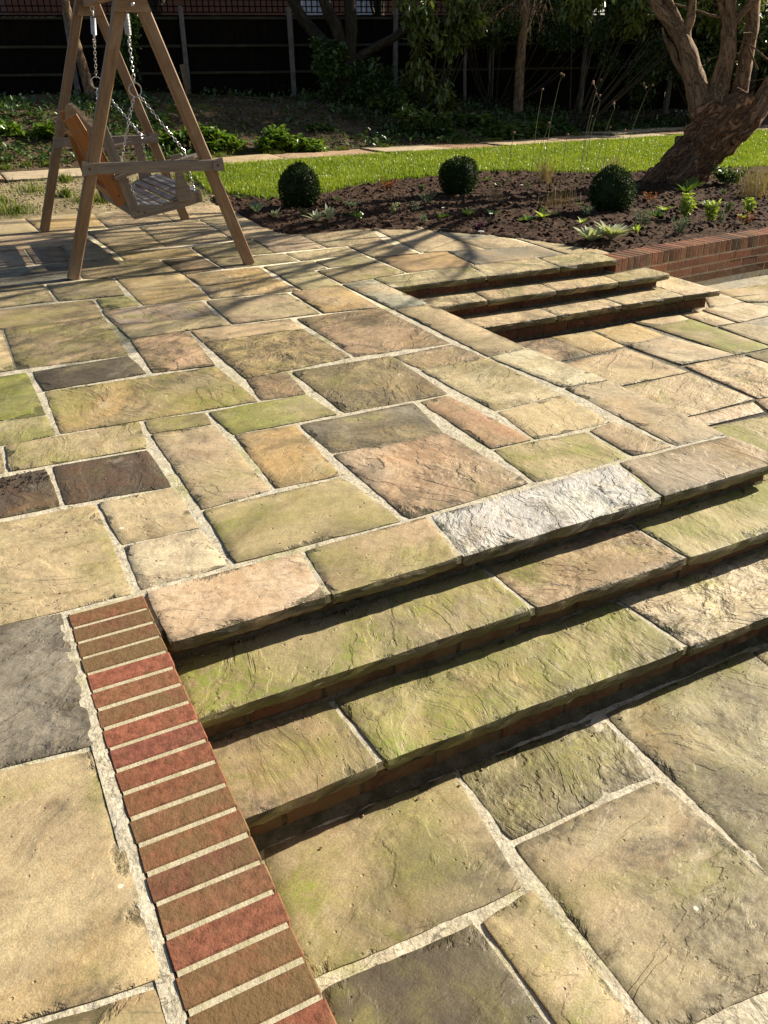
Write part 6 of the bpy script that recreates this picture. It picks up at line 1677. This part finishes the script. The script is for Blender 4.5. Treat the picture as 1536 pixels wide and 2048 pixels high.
for q in range(26):
    rnd.seed(900 + q)
    while True:
        x, y = rnd.uniform(3.2, 8.2), rnd.uniform(5.7, 10.1)
        if bed_sd(x, y) > .18: break
    if q % 2: bushy(x, y, 'small green or grey seedling on the open dark soil of the bed', rnd.choice((SAGE, FERN, ARUM)), rnd.uniform(.03, .08), rnd.uniform(.05, .12), rnd.choice((66, 110, 154)), (.014, .03), seed=900 + q, group='small seedlings scattered over the bed')
    else: rosette(x, y, 'small green or grey seedling on the open dark soil of the bed', rnd.choice((ARUM, FERN, SAGE)), rnd.choice((7, 9, 12)), rnd.uniform(.05, .11), .022, rnd.uniform(.5, 1.1), seed=900 + q, group='small seedlings scattered over the bed')
flower(4.40, 6.66, 'single white flower beside the curved patio edge', .04, .022)
flower(4.9, 7.25, 'single white bloom between the primrose and middle of the bed', .05, .016)
flower(4.62, 7.72, 'tiny pale bloom above the yellow-green rosette', .08, .012)
flower(6.6, 9.1, 'tiny white bloom on the bare soil right of the middle ball', .04, .016)

# grit and leaf crumbs on the paving, gathered in the step corners
rnd.seed(3); pts = []; sz = []
for _ in range(700):
    k_ = rnd.random()
    if k_ < .35: x, y, z = rnd.uniform(.3, 2.6), 1.945 - abs(rnd.gauss(0, .03)), -.108
    elif k_ < .65: x, y, z = rnd.uniform(.3, 2.6), 1.698 - abs(rnd.gauss(0, .03)), -.223
    elif k_ < .85: x, y, z = rnd.uniform(.3, 2.6), 1.44 - abs(rnd.gauss(0, .05)), -.373
    else: x, y, z = rnd.uniform(-.5, 2.6), rnd.uniform(2.2, 5.0), .002
    pts.append((x, y, z)); sz.append(rnd.uniform(.0012, .0042))
scatter_ico('grit', pts, sz, LITTER, 'fine grit and leaf crumbs lying along the backs of the treads', 'grit', .6)

# black grit on the rusty slab at the left edge of the photographed patio
q5 = UP[4][0]; rnd.seed(12); pts = []; sz = []
for _ in range(230):
    u_, v_ = rnd.uniform(.15, .97), min(.9, abs(rnd.gauss(.22, .12)))
    x = (q5[0][0] * (1 - u_) + q5[1][0] * u_) * (1 - v_) + (q5[3][0] * (1 - u_) + q5[2][0] * u_) * v_
    y = (q5[0][1] * (1 - u_) + q5[1][1] * u_) * (1 - v_) + (q5[3][1] * (1 - u_) + q5[2][1] * u_) * v_
    pts.append((x, y, .003)); sz.append(rnd.uniform(.001, .0038))
scatter_ico('debris', pts, sz, mat_noise('black_debris', (.012, .009, .007), (.03, .02, .014), 30, .002), 'black crumbly debris lying on the rusty brown slab', 'debris', .7)

# wispy dry grasses and tall dry stems
def wisp(x, y, label, n, h, mat=STRAW, seed=0, r=.05, spread=.45):
    rnd.seed(seed); nrs.seed(seed); z = max(0, zbed(x, y))
    o = blades('ornamental_grass', n, lambda: (x + rnd.gauss(0, r), y + rnd.gauss(0, r), z), (h * .5, h), mat, None, wid=.0016, lean=spread)
    tag(o, label, 'ornamental grass')
wisp(7.15, 9.35, 'wispy straw-coloured grass left of the tall dry stems', 190, .42, seed=61)
wisp(8.15, 9.2, 'wispy straw-coloured grass touching the leaning trunk', 200, .40, seed=62)
wisp(8.35, 7.0, 'wispy straw-coloured grass at the right edge of the bed', 260, .45, seed=63, r=.08)
wisp(9.1, 7.4, 'thin upright greenish-yellow grass against the lawn at right', 90, .6, GRASSD, seed=64, r=.15, spread=.2)
wisp(5.6, 8.2, 'low brown dry tuft beside the middle clipped ball', 120, .16, seed=65)
wisp(6.2, 7.7, 'tangle of dry stalks left of the clipped ball by the tree', 50, .28, seed=66, r=.1)
wisp(5.9, 7.6, 'sparse dry stalks left of the tangle of stalks', 60, .22, seed=67, r=.1)
STEMM = mat_plain('dry_stem', (.12, .11, .04), .7); HEADM = mat_plain('dry_flower_head', (.24, .14, .08), .9)
k = 0
for (x, y, h, lx__, nh) in ((6.85, 9.25, 1.10, .05, 1), (7.0, 9.2, 1.22, .12, 2), (7.45, 9.05, 1.10, .18, 3), (7.5, 9.0, .98, .12, 2), (7.62, 8.95, .88, .22, 2), (8.35, 9.25, 1.06, .28, 3), (6.6, 9.4, .62, .02, 1), (7.25, 9.15, .60, .05, 1), (7.9, 9.1, .66, .02, 1), (8.1, 9.1, .62, .1, 1), (7.35, 8.9, .80, .10, 1), (6.95, 9.3, .70, .16, 1)):
    rnd.seed(200 + k); k += 1
    z = max(0, zbed(x, y)); t = empty('dry_flower_stem', (x, y, z))
    tag(t, 'thin tall dry stem with small brown seed heads between the lawn and the bed', 'dry stem', 'tall dry flower stems in the bed')
    mb = MB(); top = (x + lx__, y + rnd.uniform(-.04, .04), z + h)
    tube(mb, [(x, y, z - .02, .0040), (x + lx__ * .35, y, z + h * .55, .0032), (*top, .0024)], 5, step=.1)
    hd = MB()
    for q in range(nh):
        a = rnd.uniform(0, 6.28); rr = .05 if nh > 1 else 0
        e = (top[0] + rr * math.cos(a) * (1 + q * .4), top[1] + rr * math.sin(a), top[2] + .05 + .02 * q) if nh > 1 else top
        if nh > 1: tube(mb, [(top[0], top[1], top[2] - .02, .0026), (*e, .002)], 4, step=.1)
        w_ = [tuple(Vector(e) + Vector(v) * .017 * rnd.uniform(.7, 1.3)) for v in ico_v]; hd.add(w_, [tuple(f) for f in ico_f])
    mb.build('stem', STEMM, t); hd.build('seed_head', HEADM, t)
